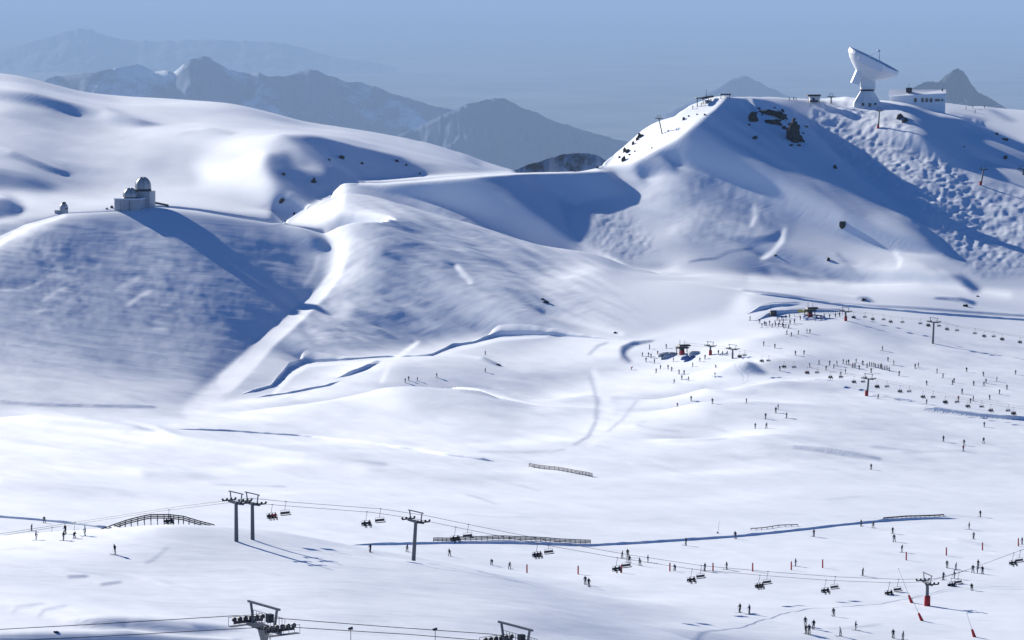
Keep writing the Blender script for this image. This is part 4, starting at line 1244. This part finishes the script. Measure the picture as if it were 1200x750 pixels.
skiers('low on the piste at the bottom right', 'skiers at the bottom right', [(867, 718), (878.5, 719.5), (944, 733.5), (953, 737.5), (944.5, 743), (948.5, 743.2), (977, 722.5, 'grey'), (985, 745.5, 'pale'), (1002.5, 738.5), (1047, 748), (1058, 750)])
skiers('on the open slope between both pistes', 'skiers on the open slope', [(1021, 550.5), (1105.5, 517.5, 'grey'), (1152.5, 519.5), (1130, 522, 'navy'), (1129, 528.5, 'red'), (1153.5, 500.5, 'grey'), (794, 476.5, 'black', 'tuck'), (810, 470), (835, 473, 'grey'),
    (875, 472.5), (897, 490.5), (909, 484), (912, 480), (922, 490), (885, 502, 'grey'), (898, 502, 'grey')], poles=False)
skiers('below the tarpaulin covered station', 'skiers round the lower station', [(753, 417.5, 'grey'), (760, 418), (763, 419.5), (761, 409, 'pale'), (767, 425.5), (774, 432.5), (783, 432.5), (787, 435), (796, 438.5), (801.5, 439, 'grey'), (790, 449), (799, 445), (807, 446.5), (740, 433.5, 'red', 'tuck'),
    (781, 408, 'grey'), (838, 441.5), (839, 431.5, 'grey', 'tuck'), (842, 415.5), (847, 416.5), (852, 416), (895, 405), (908, 408), (776, 421), (771, 416, 'red'), (789, 424), (820, 424), (826, 421, 'navy'), (812, 430), (757, 424), (769, 437, 'grey')], poles=False)
skiers('in the crowd by the upper station', 'skiers in the upper crowd', [(879, 375.5), (896, 381.5), (898, 382), (902, 380.5), (909, 382.5), (912.5, 383), (914, 380), (917, 383), (918.5, 384.5), (921, 384), (924, 385), (911, 375.5), (913, 375), (916, 374.5), (921, 374), (925.5, 373),
    (922, 392), (927.5, 394), (935.5, 392), (945.5, 390.5), (949, 390.5), (932, 416.5), (942, 415.5, 'grey'), (979, 372), (972, 373), (984, 371), (905, 384, 'red'), (908, 380), (926, 380), (931, 379, 'navy'), (890, 379), (893, 384, 'grey'), (957, 374), (962, 375), (966, 372, 'red'), (938, 375), (918, 378)], poles=False)
skiers('round the ski rack', 'skiers round the ski rack', [(977, 431.5), (981, 428.5), (988, 426), (992, 427.5), (994.5, 427), (1003.5, 425.5), (1002, 431), (1011, 428), (1016, 431), (991, 438), (1040.5, 423.5), (1047.5, 427.5), (1053.5, 440.5), (1034.5, 411),
    (949, 430.5, 'grey'), (914, 434.5), (968, 434), (972, 428), (999, 431, 'red'), (1007, 433), (1021, 437), (1033, 431, 'navy'), (960, 427), (985, 441)], poles=False)
skiers('on the far right piste', 'skiers on the far right piste', [(1072.5, 431.5), (1076, 430.5), (1086, 451.5), (1118, 448.5), (1116.5, 451), (1127.5, 461.5), (1137, 472.5), (1140.5, 470), (1152.5, 441), (1155.5, 449), (1153, 452.5), (1180, 456.5, 'grey'),
    (1160, 468.5), (1029, 467.5, 'navy'), (1086, 473.5), (1098, 437), (1105, 443, 'grey'), (1133, 436), (1141, 452), (1168, 447, 'navy'), (1190, 439), (1171, 462), (1123, 470, 'red')], poles=False)
skiers('below the central spur', 'skiers under the spur', [(475, 448.5), (479, 446), (489, 446.5), (512, 442.5), (568.5, 416), (569, 436)], poles=False)
skiers('on the summit ridge skyline', 'people on the ridge', [(925, 117.5, 'grey'), (930, 117.5), (933, 117.5, 'grey'), (1132, 128.5, 'grey'), (1140, 127, 'grey'), (1143, 132, 'red'), (1154, 127, 'red'), (812, 128), (822, 124), (829, 121.5), (833, 120)], poles=False)

# ---------------------------------------------------------------- chairlift cables, chairs and their riders
def hang(pts):
    out = []
    for a, b in zip(pts[:-1], pts[1:]):
        for k in range(8): out.append(a.lerp(b, k / 8))
    out.append(pts[-1]); return out
def strand(keys, label, group, r=.035):
    pts = [at_depth(u, v, t) for u, v, t in keys]
    o = MB().path(hang(pts), r, 4).build('lift_cable', DARK)
    tag(o, label, 'cable', group)
    ks = np.array(keys, float)
    return lambda u: at_depth(u, np.interp(u, ks[:, 0], ks[:, 1]), np.interp(u, ks[:, 0], ks[:, 2]))
CH = {}
def chair_parts(width, drop):
    k = (width, drop)
    if k not in CH:
        h = MB(); h.path([(0, 0, 0), (0, 0, -.3), (.0, -.25, -.9), (0, -.35, -drop + .9)], .045, 6); h.box((0, 0, .02), (.34, .12, .14))
        s = MB(); s.box((0, .0, -drop), (width, .5, .08))
        b = MB(); b.box((0, -.28, -drop + .38), (width, .06, .45))
        f = MB()
        for sx in (-1, 1):
            f.path([(0, -.35, -drop + .9), (sx * width / 2, -.33, -drop + .85), (sx * width / 2, -.3, -drop + .1), (sx * width / 2, .25, -drop + .05)], .035, 5)
        f.bar((-width / 2, .45, -drop + .42), (width / 2, .45, -drop + .42), .04)
        CH[k] = (h.mesh('hanger', STEEL), s.mesh('seat', DARK), b.mesh('backrest', DARK), f.mesh('frame', STEEL))
    return CH[k]
def chair(p, yaw, label, group, width=2.0, drop=2.6):
    o = empty('lift_chair', p, yaw, label, 'lift chair', group)
    for n, m in zip(('hanger', 'seat', 'backrest', 'frame'), chair_parts(width, drop)): link(n, m, None, o)
    return o
def riders(p, yaw, n, where, group, width, drop, cols):
    R_ = Matrix.Rotation(yaw, 4, 'Z')
    for k in range(n):
        x = (k - (n - 1) / 2) * (width / n)
        q = Vector(p) + R_ @ Vector((x, -.02, -drop + .04))
        nm = ['left', 'right'][k] if n == 2 else ['left', 'middle', 'right'][k]
        person(q, 'seated', cols[k % len(cols)], yaw, '%s rider in %s, %s' % (nm, COLN[cols[k % len(cols)]], where), group)
LIFTS = [
  ('near chairlift', 'lower', [(-60, 636, 700), (0, 628, 695), (70, 617, 688), (195, 598, 668), (277, 588, 655), (296, 589, 655), (325, 592, 652), (437, 600.5, 646), (487, 608, 645), (540, 619, 652), (635, 638, 666), (725, 654, 680), (812, 667, 693), (890, 674, 705), (970, 680, 717),
        (1045, 683, 729), (1086, 682, 735), (1122, 672, 742), (1188, 648, 752), (1260, 622, 765)],
     [0, 61, 198, 319, 430, 534, 630, 723.5, 811, 890.5, 968, 1042.5, 1116, 1188], [88, 335, 446, 549, 644, 735, 822, 900, 979, 1053, 1124, 1196], 2.6, 2.5, math.radians(180 + 55), 2.0),
]
def build_lift(name, keys, full, empty_u, drop, width, yaw, dz, off=(11, -4, 5)):
    A = strand(keys, 'loaded haul rope of the %s' % name, 'haul ropes of the %s' % name)
    B = strand([(u + off[0], v + off[1], t + off[2]) for u, v, t in keys], 'empty return rope of the %s' % name, 'haul ropes of the %s' % name)
    for i, u in enumerate(full):
        w_ = '%s occupied chair from left on the %s' % (ordn(i), name)
        p = A(u)
        chair(p, yaw, w_, 'chairs of the %s' % name, width, drop)
        n = 2 if (i % 3) else 3
        riders(p, yaw, n, w_, 'riders of the %s' % name, width, drop, [rp.choice(['black', 'navy', 'black', 'brown', 'red' if i == 3 else 'black']) for _ in range(3)])
    for i, u in enumerate(empty_u):
        chair(B(u), yaw, '%s empty chair from the left on the %s' % (ordn(i), name), 'chairs of the %s' % name, width, drop)
build_lift('near chairlift', LIFTS[0][2], LIFTS[0][3], LIFTS[0][4], 2.5, 2.0, math.radians(215), 2.0)
k2 = [(800, 404, 1440), (833, 407, 1440), (859, 410, 1428), (893, 417, 1400), (946, 430.5, 1360), (1018, 444.5, 1300), (1055, 452, 1275), (1108, 464.5, 1240), (1161, 474, 1212), (1188, 477.5, 1200), (1260, 488, 1170)]
build_lift('middle chairlift', k2, [867, 893, 919, 946, 973.5, 1001, 1028, 1055, 1082, 1108, 1134.5, 1161.5, 1188], [873, 901, 931, 958, 986, 1012, 1040, 1066, 1094, 1122, 1151, 1182], 2.3, 1.9, math.radians(215), 2.0, off=(0, -2.5, 5))
k3 = [(950, 362, 1560), (991, 365.5, 1556), (1023, 368.5, 1540), (1058, 373.5, 1515), (1094, 376, 1480), (1122, 383, 1470), (1153, 388, 1455), (1195, 395, 1435), (1260, 403, 1410)]
build_lift('upper chairlift', k3, [1000.5, 1023, 1044, 1088, 1110, 1153.5, 1174.5, 1195.5], [1014, 1036, 1058, 1079, 1101, 1122, 1143, 1165], 2.3, 1.9, math.radians(215), 2.0, off=(0, -1.5, 5))
strand([(-80, 742, 286), (120, 731, 288), (276, 721.5, 291), (300, 722.5, 292), (440, 733.5, 296), (575, 743, 299), (720, 765, 305)], 'far rope through the big pylon heads at the bottom edge', 'ropes of the bottom lift', .03)
strand([(-80, 756, 284), (150, 744, 286), (318, 734.5, 288), (350, 735.5, 289), (480, 743.5, 293), (620, 755, 297), (720, 775, 302)], 'near rope through the big pylon heads at the bottom edge', 'ropes of the bottom lift', .03)

# ---------------------------------------------------------------- piste poles, snow lances, lamps
def piste_pole(u, v, i, n):
    p = ground(u, v)
    o = empty('piste_pole', p, 0, '%s red piste pole from the left in the row on the lower right' % ordn(i), 'piste pole', 'red piste poles')
    MB().tube((0, 0, -.4), (0, 0, 1.75), .16, .15, 8).build('pole', RED, o)
    MB().tube((0, 0, 1.76), (0, 0, 1.92), .13, .08, 8).build('cap', DARK, o)
for i, (u, v) in enumerate([(617.5, 671.5), (677.5, 673), (728.3, 671.5), (785, 669.5), (835.5, 669.5), (882, 669.5), (927.3, 668), (964, 665.5), (1062, 656.5), (1109, 651), (1151.3, 645), (1193.3, 640)]):
    piste_pole(u, v, i, 12)
for i, ((u, v), (u2, v2), lab) in enumerate([((1068.5, 706.5), (1053, 667), 'leaning snow lance with red padded foot left of the red footed pylon'), ((1080.5, 727.5), (1069, 702), 'short leaning snow lance with red padded foot below the red footed pylon'),
        ((1142, 746.5), (1133, 719), 'leaning snow lance with red padded foot near the bottom right corner')]):
    p = ground(u, v); tp = at_depth(u2, v2, p.y) - p
    o = empty('snow_lance', p, 0, lab, 'snow lance', 'snow lances')
    MB().tube(-tp * .05, tp, .06, .035, 8).build('lance_tube', PLAST, o)
    MB().tube(-tp * .03, tp * (9.0 / abs(v - v2)), .34, .22, 10).build('pad', RED, o)
    hd_ = MB(); hd_.tube(tp, tp * 1.02 + Vector((.12, 0, .04)), .07, .06, 6); hd_.build('nozzle', DARK, o)
for u, v, lab in ((411, 737.5, 'left one of two dark nozzle heads on thin poles by the bottom edge'), (510, 738.5, 'right one of two dark nozzle heads on thin poles by the bottom edge')):
    p = at_depth(u, v, 420.0); g = height(p.x, p.y)
    o = empty('snow_gun', Vector((p.x, p.y, g)), 0, lab, 'snow gun', 'snow guns')
    hh = p.z - g
    MB().tube((0, 0, -.5), (0, 0, hh), .05, .04, 8).build('pole', STEEL, o)
    MB().tube((-.3, 0, hh + .05), (.25, 0, hh + .15), .13, .2, 10).build('nozzle_head', DARK, o)
p = ground(841, 625); q = at_depth(843, 611, p.y) - p
o = empty('snow_lance', p, 0, 'thin bare lance standing just above the long snow bank', 'snow lance', 'snow lances')
MB().tube((0, 0, -.3), q, .05, .03, 6).build('lance_tube', STEEL, o)
MB().box((0, 0, .1), (.4, .4, .5)).build('foot', DARK, o)

# ---------------------------------------------------------------- snow fences
def snow_fence(pts, n, hgt, label, rails=2, depth=None):
    P = [ground(u, v) if depth is None else at_depth(u, v, depth) for u, v in pts]
    us = np.linspace(0, len(P) - 1, n)
    base_ = [P[min(int(a), len(P) - 2)].lerp(P[min(int(a), len(P) - 2) + 1], a - min(int(a), len(P) - 2)) for a in us]
    if depth is None: base_ = [Vector((b.x, b.y, height(b.x, b.y))) for b in base_]
    dn = -.3 if depth is None else -2.2
    o = empty('snow_fence', base_[0], 0, label, 'snow fence', 'timber snow fences')
    L = [b - base_[0] for b in base_]
    pm = MB(); pm.box((0, 0, (hgt + dn) / 2), (.14, .14, hgt - dn)); pm.bar((0, -.9, -.1), (0, 0, hgt * .7), .1); pmesh = pm.mesh('post', WOOD)
    for l in L:
        q = link('post', pmesh, None, o); q.location = l
    for k in range(rails):
        z = hgt * (1 - k * .34)
        m = MB(); m.path([l + Vector((0, -.1, z)) for l in L], .11, 4); m.build('rail', WOOD, o)
    return o
snow_fence([(115, 627.5), (130, 622), (150, 615), (175, 609), (200, 609)], 14, 1.0, 'left arm of the arched timber fence left of the paired pylons', 3, 672)
snow_fence([(198, 609), (215, 611), (235, 617), (251, 621)], 10, 1.0, 'right arm of the arched timber fence left of the paired pylons', 3, 672)
snow_fence([(508, 635), (540, 633.5), (580, 632.5), (620, 633.5), (655, 636), (692, 637.5)], 32, .95, 'long timber fence on the snow bank right of the lone pylon', 3)
snow_fence([(620, 547), (650, 551), (675, 555.5), (694, 559)], 16, 1.1, 'short slanting timber fence alone in the middle of the basin', 3)
snow_fence([(1035, 608.5), (1070, 606), (1106, 604.5)], 14, .4, 'faint timber fence at the right end of the long snow bank', 2)
snow_fence([(880, 621), (905, 618.5), (935, 616.5)], 9, .4, 'low faint timber fence just above the middle of the long bank', 1)
# ski rack with skis
P0, P1 = ground(1019, 429), ground(1042, 435)
rk = empty('ski_rack', P0, 0, 'row of upright skis leaning on a low rack under the upper piste', 'ski rack')
rm = MB(); rm.bar(Vector((0, 0, 1.0)), P1 - P0 + Vector((0, 0, 1.0)), .1); rm.build('rail', WOOD, rk)
for k in range(10):
    a = (P1 - P0) * (k / 9 if k not in (3, 6) else (k - .3) / 9)
    m = MB(); m.box(a + Vector((0, 0, .85 + .12 * (k % 3))), (.32, .2, 1.7)); m.build('skis', [DARK, STEEL, JK['brown']][k % 3], rk)
# netting posts beside the upper station
P0, P1 = ground(960, 366.5), ground(990, 369)
nf = empty('net_fence', P0, 0, 'line of thin netting posts right of the upper station', 'fence')
for k in range(12):
    a = (P1 - P0) * (k / 11); MB().tube(a + Vector((0, 0, -.3)), a + Vector((0, 0, 1.6)), .09, .09, 5).build('post', STEEL, nf)
MB().bar(Vector((0, 0, 1.5)), P1 - P0 + Vector((0, 0, 1.5)), .06).build('cord', STEEL, nf)

# ---------------------------------------------------------------- lift stations and huts
def station(p, label, roofm, ring=False):
    o = empty('lift_station', p, math.radians(20), label, 'lift station', 'lift stations on the right')
    MB().box((0, 0, .9), (2.2, 2.2, 3.2), taper=.7).build('column', DARK, o)
    MB().box((-.4, -1.0, .7), (1.8, .7, 1.6)).build('pad', RED, o)
    MB().lathe([(.01, 2.6), (3.1, 2.6), (3.1, 3.0), (.01, 3.0)], 20).build('bullwheel', DARK, o)
    MB().box((1.0, 0, 3.7), (5.4, 2.6, .7), taper=.9).build('drive_housing', roofm, o)
    for s in (-1, 1):
        MB().tube((s * 2.4, 0, -.5), (s * 2.4, 0, 3.3), .2, .2, 8).build('leg', DARK, o)
    MB().tube((-.9, 0, 3.8), (-.9, 0, 6.2), .12, .08, 6).build('mast', DARK, o)
    MB().tube((1.4, 0, 4.0), (1.4, 0, 6.0), .1, .06, 6).build('mast', DARK, o)
    return o
sp_ = ground(799, 415)
station(sp_, 'dark lift station with red foot between the tarpaulin mounds', DARK)
def mound(u, v, rx, ry, rz, mat, label, hoops=5):
    p = ground(u, v)
    o = empty('covered_mound', p, math.radians(8), label, 'covered mound', 'tarpaulin mounds by the station')
    S = Matrix.Diagonal((rx, ry, rz, 1))
    MB().lathe([(1.0, -.3), (.98, .15), (.88, .5), (.66, .78), (.35, .95), (.01, 1.0)], 22, S).build('cover', mat, o)
    for k in range(hoops):
        a = math.pi * (k + .5) / hoops
        pts = [Vector((math.cos(a) * math.cos(b) * rx * 1.01, math.sin(a) * math.cos(b) * ry * 1.01, math.sin(b) * rz * 1.01 + .02)) for b in np.linspace(.15, math.pi - .15, 10)]
        MB().path(pts, .07, 4).build('strap', STEEL, o)
    return o
mound(784, 417, 5.2, 3.2, 1.5, GREYT, 'pale grey tarpaulin mound left of the dark station')
mound(808, 420.5, 4.0, 2.4, 1.3, BLUE, 'blue tarpaulin mound in front of the dark station')
mound(814, 415.5, 2.8, 2.2, 1.4, GREYT, 'small dark grey mound right behind the blue one', 4)
s2 = ground(949, 371)
st2 = station(s2, 'dark lift station ringed by a blue oval barrier on the upper piste', DARK)
rg = MB()
pts = [Vector((math.cos(a) * 4.6 + 1.2, math.sin(a) * 7.5 - 7.0, .7)) for a in np.linspace(0, 2 * math.pi, 25)]
gp = [Vector((q.x, q.y, height(s2.x + q.x, s2.y + q.y) - s2.z + .6)) for q in pts]
bar_o = empty('oval_barrier', s2, 0, 'blue oval barrier on the snow below the upper lift station', 'barrier')
MB().path(gp, .3, 5).build('barrier_rail', BLUE, bar_o)
for k in range(0, 24, 3):
    MB().tube(gp[k] - Vector((0, 0, 1.0)), gp[k] + Vector((0, 0, .3)), .14, .14, 6).build('post', STEEL, bar_o)
hp = ground(906, 370)
h2 = empty('operator_hut', hp, .2, 'small dark hut at the left end of the upper crowd', 'hut')
MB().box((0, 0, 1.1), (2.6, 2.2, 2.6)).build('wall', DARK, h2)
MB().box((0, 0, 2.55), (3.2, 2.8, .3)).build('roof', SNOW, h2)
MB().box((0, -1.12, 1.4), (1.4, .1, .8)).build('window', GLASS, h2)
MB().tube((-1.0, .4, 2.6), (-1.0, .4, 5.0), .09, .06, 6).build('mast', STEEL, h2)
p0, p1 = ground(935, 367.5), ground(947, 367.5)
bn = empty('banner', p0, 0, 'faded yellow banner left of the upper lift station', 'banner')
MB().bar(Vector((0, 0, 1.2)), p1 - p0 + Vector((0, 0, 1.2)), .08, 1.3).build('cloth', YEL, bn)
for q in (Vector((0, 0, 0)), p1 - p0): MB().tube(q + Vector((0, 0, -.3)), q + Vector((0, 0, 2.0)), .07, .07, 6).build('post', STEEL, bn)
# frame goal near the station
p0 = ground(931, 371.5); gt = empty('gate_frame', p0, 0, 'small square tube frame in front of the yellow banner', 'gate')
for x in (0, 2.4): MB().tube((x, 0, -.2), (x, 0, 1.3), .08, .08, 6).build('post', STEEL, gt)
MB().bar((0, 0, .25), (2.4, 0, .25), .08).build('rail', STEEL, gt)
# top station on the ridge
tp_ = ground(826, 121.0)
ts = empty('ridge_station', tp_, .3, 'dark lift station structure at the top of the white left ridge', 'lift station')
for x in (-4.4, -1.0, 2.2):
    MB().tube((x, 0, -3.0), (x, 0, 2.6), .25, .22, 8).build('leg', DARK, ts)
MB().lathe([(.01, 2.6), (3.6, 2.6), (3.6, 3.1), (.01, 3.1)], 18, Matrix.Translation((-2.0, 0, 0))).build('bullwheel', DARK, ts)
MB().box((1.6, 0, 3.3), (6.2, 2.2, 1.0), Matrix.Rotation(-.14, 4, 'Y')).build('drive_housing', DARK, ts)
MB().tube((.8, 0, 3.6), (.8, 0, 7.6), .14, .09, 6).build('mast', DARK, ts)
MB().box((1.2, -.4, .8), (2.6, 1.8, 2.0)).build('cabin', GREYW, ts)
pf = ground(850, 113.8)
sh = empty('shelter', pf, .1, 'low dark shelter roof on the ridge right of its lift station', 'shelter')
MB().box((0, 0, 1.5), (5.8, 3.0, .7)).build('roof', DARK, sh)
for x in (-2.4, 2.4): MB().tube((x, 0, -1.0), (x, 0, 1.2), .18, .18, 6).build('post', DARK, sh)

# ---------------------------------------------------------------- rocks
def rock_mesh(seed, sx, sy, sz, sub=3, amp=.5):
    bm = bmesh.new(); bmesh.ops.create_icosphere(bm, subdivisions=sub, radius=1)
    co = np.array([v.co[:] for v in bm.verts])
    n = fbm(co[:, 0] * 1.1 + seed * 7, co[:, 1] * 1.1 + co[:, 2] * 1.9, 4, seed)
    n = n + .5 * (0.25 - np.abs(fbm(co[:, 0] * 2.3 + seed, co[:, 1] * 2.3 + co[:, 2] * 3.1, 2, seed + 5)))
    ledge = np.round((co[:, 2] + .45 * n) * 3.5) / 3.5 * .6
    for i, v in enumerate(bm.verts):
        k = 1 + amp * n[i]
        x, y, z = co[i]
        v.co = (x * k * sx, y * k * sy, (z * .55 + ledge[i] * .9) * k * sz)
    me = bpy.data.meshes.new('rock'); bm.to_mesh(me); bm.free(); me.materials.append(ROCK)
    return me
def rock(u, v, wpx, hpx, seed, label, group=None, tilt=0.0):
    p = ground(u, v + hpx * .25)
    m = F / p.y
    o = link('rock', rock_mesh(seed, wpx / m / 2, max(wpx, hpx) / m * .45, hpx / m * .62, 3 if wpx > 5 else 2))
    o.location = p; o.rotation_euler = (0, tilt, 0)
    tag(o, label, 'rock', group)
    return o
rock(882.5, 138, 12, 11, 1, 'dark blunt rock under the bright snow lip of the north face')
rock(898, 131, 22, 6, 2, 'upper dark ledge of the wide outcrop on the north face')
rock(911, 135, 18, 9, 3, 'thick right block of the wide outcrop on the north face')
rock(905, 142, 20, 5, 4, 'lower dark ledge of the wide outcrop on the north face')
rock(930, 158, 15, 24, 5, 'tall pointed dark rock tapering down right of the outcrop')
rock(938, 163, 11, 8, 6, 'side block on the right of the tall pointed rock')
rock(919, 150, 6, 4, 7, 'small rock at the upper left of the tall pointed rock')
rock(933, 148, 9, 5, 8, 'small knob capping the tall pointed rock')
rock(884.5, 161, 6, 5, 9, 'little square rock alone low on the shaded face')
rock(978.5, 196, 5, 5, 10, 'single dark boulder at the edge of the bumpy slope')
rock(988, 262, 9, 7.5, 11, 'round boulder with a snow cap above the shaded hollow')
rg_ = random.Random(3)
for i_, (u_, v_) in enumerate(sorted([(889, 127), (893, 134), (917, 130), (921, 139), (925, 146), (941, 156), (936, 170), (914, 146), (878, 146), (927, 170), (944, 148), (908, 126), (886, 132), (931, 139)])):
    rock(u_, v_, rg_.uniform(2.5, 5.5), rg_.uniform(2, 4), 120 + i_, '%s small loose stone from the left round the north face outcrops' % ordn(i_), 'loose stones on the north face')
rock(1055, 137, 8, 5, 12, 'left dark rock just below the white building')
rock(1061, 141, 8, 5, 13, 'right dark rock just below the white building')
for i, (u, v, w_, h_) in enumerate([(731, 187, 6, 6), (726, 184, 3, 3), (732, 176.5, 4, 8), (736, 177, 6, 4), (744, 177, 3, 2), (738, 181, 3, 2), (742, 168, 4, 5), (750, 158.5, 6, 9), (747, 163, 4, 4), (801, 139, 3, 5), (807, 136, 2, 2), (826, 134, 3, 3), (817, 134, 2, 2), (764, 173, 2, 2), (783, 153, 2, 2), (700, 194, 3, 3)]):
    rock(u, v, w_, h_, 30 + i, '%s dark rock from the top of those poking from the white left ridge' % ORD[[14, 13, 10, 11, 12, 15, 8, 5, 7, 3, 2, 1, 0, 9, 6, 4][i] % 16], 'rocks on the white left ridge')
for i, (u, v, w_, h_) in enumerate([(400, 184, 7, 5), (386, 187, 3, 4), (424, 191, 4, 4), (465, 188, 5, 4), (332, 204, 5, 3), (368, 212, 6, 6), (330, 235, 7, 5), (345, 250, 3, 3), (476, 193, 3, 3), (492, 203, 3, 2)]):
    rock(u, v, w_, h_, 60 + i, '%s small dark rock from the left on the shaded side of the back massif' % ORD[[4, 3, 6, 7, 1, 5, 0, 2, 8, 9][i]], 'rocks on the back massif')
for i, (u, v, w_, h_, lab) in enumerate([(640, 354, 7, 3, 'thin dark rock on the lower edge of the central spur'), (636, 350.5, 5, 2, 'flat rock just above the one on the spur edge'), (721, 389.5, 4, 3, 'small rock where the spur meets the winding road'), (971, 304, 4, 4, 'dark boulder on the rounded knob right of the bright gully'),
    (909, 299, 4, 2, 'flat stone on the crest of the bright gully'), (1131, 358, 6, 4, 'dark rock on the flat below the bumpy slope'), (1012, 351, 6, 3, 'dark rock above the upper chairlift'), (1146, 347, 4, 3, 'rock at the foot of the bumpy slope'), (131, 242.5, 4, 5, 'dark bush shaped rock touching the left wall of the observatory'), (125.5, 244.5, 3, 3, 'small rock left of the observatory'),
    (1130, 172, 2, 2, 'tiny rock on the lit strip below the plateau'), (1168, 157, 5, 3, 'upper of two rocks on the sunny plateau slope'), (1178, 163, 6, 4, 'lower of two rocks on the sunny plateau slope'), (1178, 184, 5, 6, 'dark rock in the shaded gully at the far right'), (66, 740.5, 7, 3, 'low dark stone on the bottom left snow edge'), (584, 427.5, 6, 2.5, 'dark stone below the winding road')]):
    rock(u, v, w_, h_, 80 + i, lab)

# ---------------------------------------------------------------- ploughed snow banks
def snow_bank(pts, h, wid=3.0, seed=0):
    us = [p[0] for p in pts]; vs__ = [p[1] for p in pts]; hs = [p[2] if len(p) > 2 else 1.0 for p in pts]
    n = max(8, int((us[-1] - us[0]) / 3))
    U = np.linspace(us[0], us[-1], n)
    m = MB(); prev = None
    for i, u in enumerate(U):
        v = np.interp(u, us, vs__); k = np.interp(u, us, hs) * min(1, i / 4, (n - 1 - i) / 4) + .02
        p = ground(u, v); hh = h * k * (1 + .5 * vnoise(np.array(u / 9.0), np.array(seed * 3.3), seed))
        ring = []
        for dy, z in ((-.35 * h - .2, -.3), (-.25 * h, hh * .3), (0.0, hh * .9), (.35, hh), (wid * .5, hh * .55), (wid, -.25)):
            y = p.y + dy
            ring.append(m.bm.verts.new((p.x * y / p.y, y, height(p.x, y) + z)))
        if prev:
            for a in range(len(ring) - 1):
                f = m.bm.faces.new((prev[a], ring[a], ring[a + 1], prev[a + 1])); f.smooth = True
        prev = ring
    tag(m.build('snow_bank', SNOW), kind='structure')
snow_bank([(-40, 604), (0, 606.5), (40, 609.5), (80, 613.5), (115, 618), (143, 620)], .5, 4, 1)
snow_bank([(412, 639, .5), (450, 638.5), (520, 637), (600, 637), (690, 640), (750, 637), (800, 633.5), (860, 629.5), (920, 623.5), (980, 616.5), (1040, 610.5), (1080, 608.5), (1124, 608, .5)], .5, 4, 2)
snow_bank([(284, 462, .6), (318, 453), (328, 442, 1.5), (338, 430, 1.7), (352, 424), (400, 422, .7), (440, 419, .7), (475, 418, .7), (505, 417, .8), (530, 406, 1.2), (555, 402), (585, 392, 1.5), (620, 390, 1.3), (680, 395, .9), (735, 399, .6)], .95, 6, 4)
snow_bank([(395, 443, .6), (412, 438), (428, 432, 1.2), (444, 425, .6)], 1.0, 5, 5)
snow_bank([(300, 466, .5), (340, 461), (385, 452), (400, 446, .5)], .7, 5, 11)
snow_bank([(205, 503, .5), (260, 505), (350, 511), (440, 521), (500, 530, 1.3), (540, 536, 1.4), (579, 541)], .62, 5, 6)
snow_bank([(876, 368, .6), (890, 363, 1.2), (905, 359, 1.2), (937, 357, .5)], .9, 5, 7)
snow_bank([(886, 376, .6), (900, 370, 1.3), (916, 367, 1.3), (942, 365), (988, 365, .5)], .9, 5, 8)
snow_bank([(868, 343, .6), (930, 350), (990, 359), (1080, 367), (1150, 372), (1235, 378)], .7, 5, 9)
snow_bank([(1085, 478), (1110, 482), (1150, 487.5), (1175, 489.5), (1230, 493)], .8, 5, 3)

#OBJECTS_END

# ------------------------------------------------------------------ the air
def box_mesh(name, lo, hi):
    bm = bmesh.new()
    bmesh.ops.create_cube(bm, size=1.0)
    for v in bm.verts:
        v.co = Vector([(lo[i] + hi[i]) / 2 + v.co[i] * (hi[i] - lo[i]) for i in range(3)])
    me = bpy.data.meshes.new(name); bm.to_mesh(me); bm.free()
    return me
hm = bpy.data.materials.new('haze'); hm.use_nodes = True
hnt = hm.node_tree
hnt.nodes.remove(hnt.nodes['Principled BSDF'])
pv = hnt.nodes.new('ShaderNodeVolumePrincipled')
pv.inputs['Color'].default_value = (0.465, 0.662, 0.945, 1)
pv.inputs['Density'].default_value = 2.2e-5
pv.inputs['Anisotropy'].default_value = 0.0
hnt.links.new(pv.outputs[0], hnt.nodes['Material Output'].inputs['Volume'])
hz = link('haze', box_mesh('haze', (-191000, -5000, VZ - 320), (191000, 191000, 40)), hm)
tag(hz, kind='stuff')
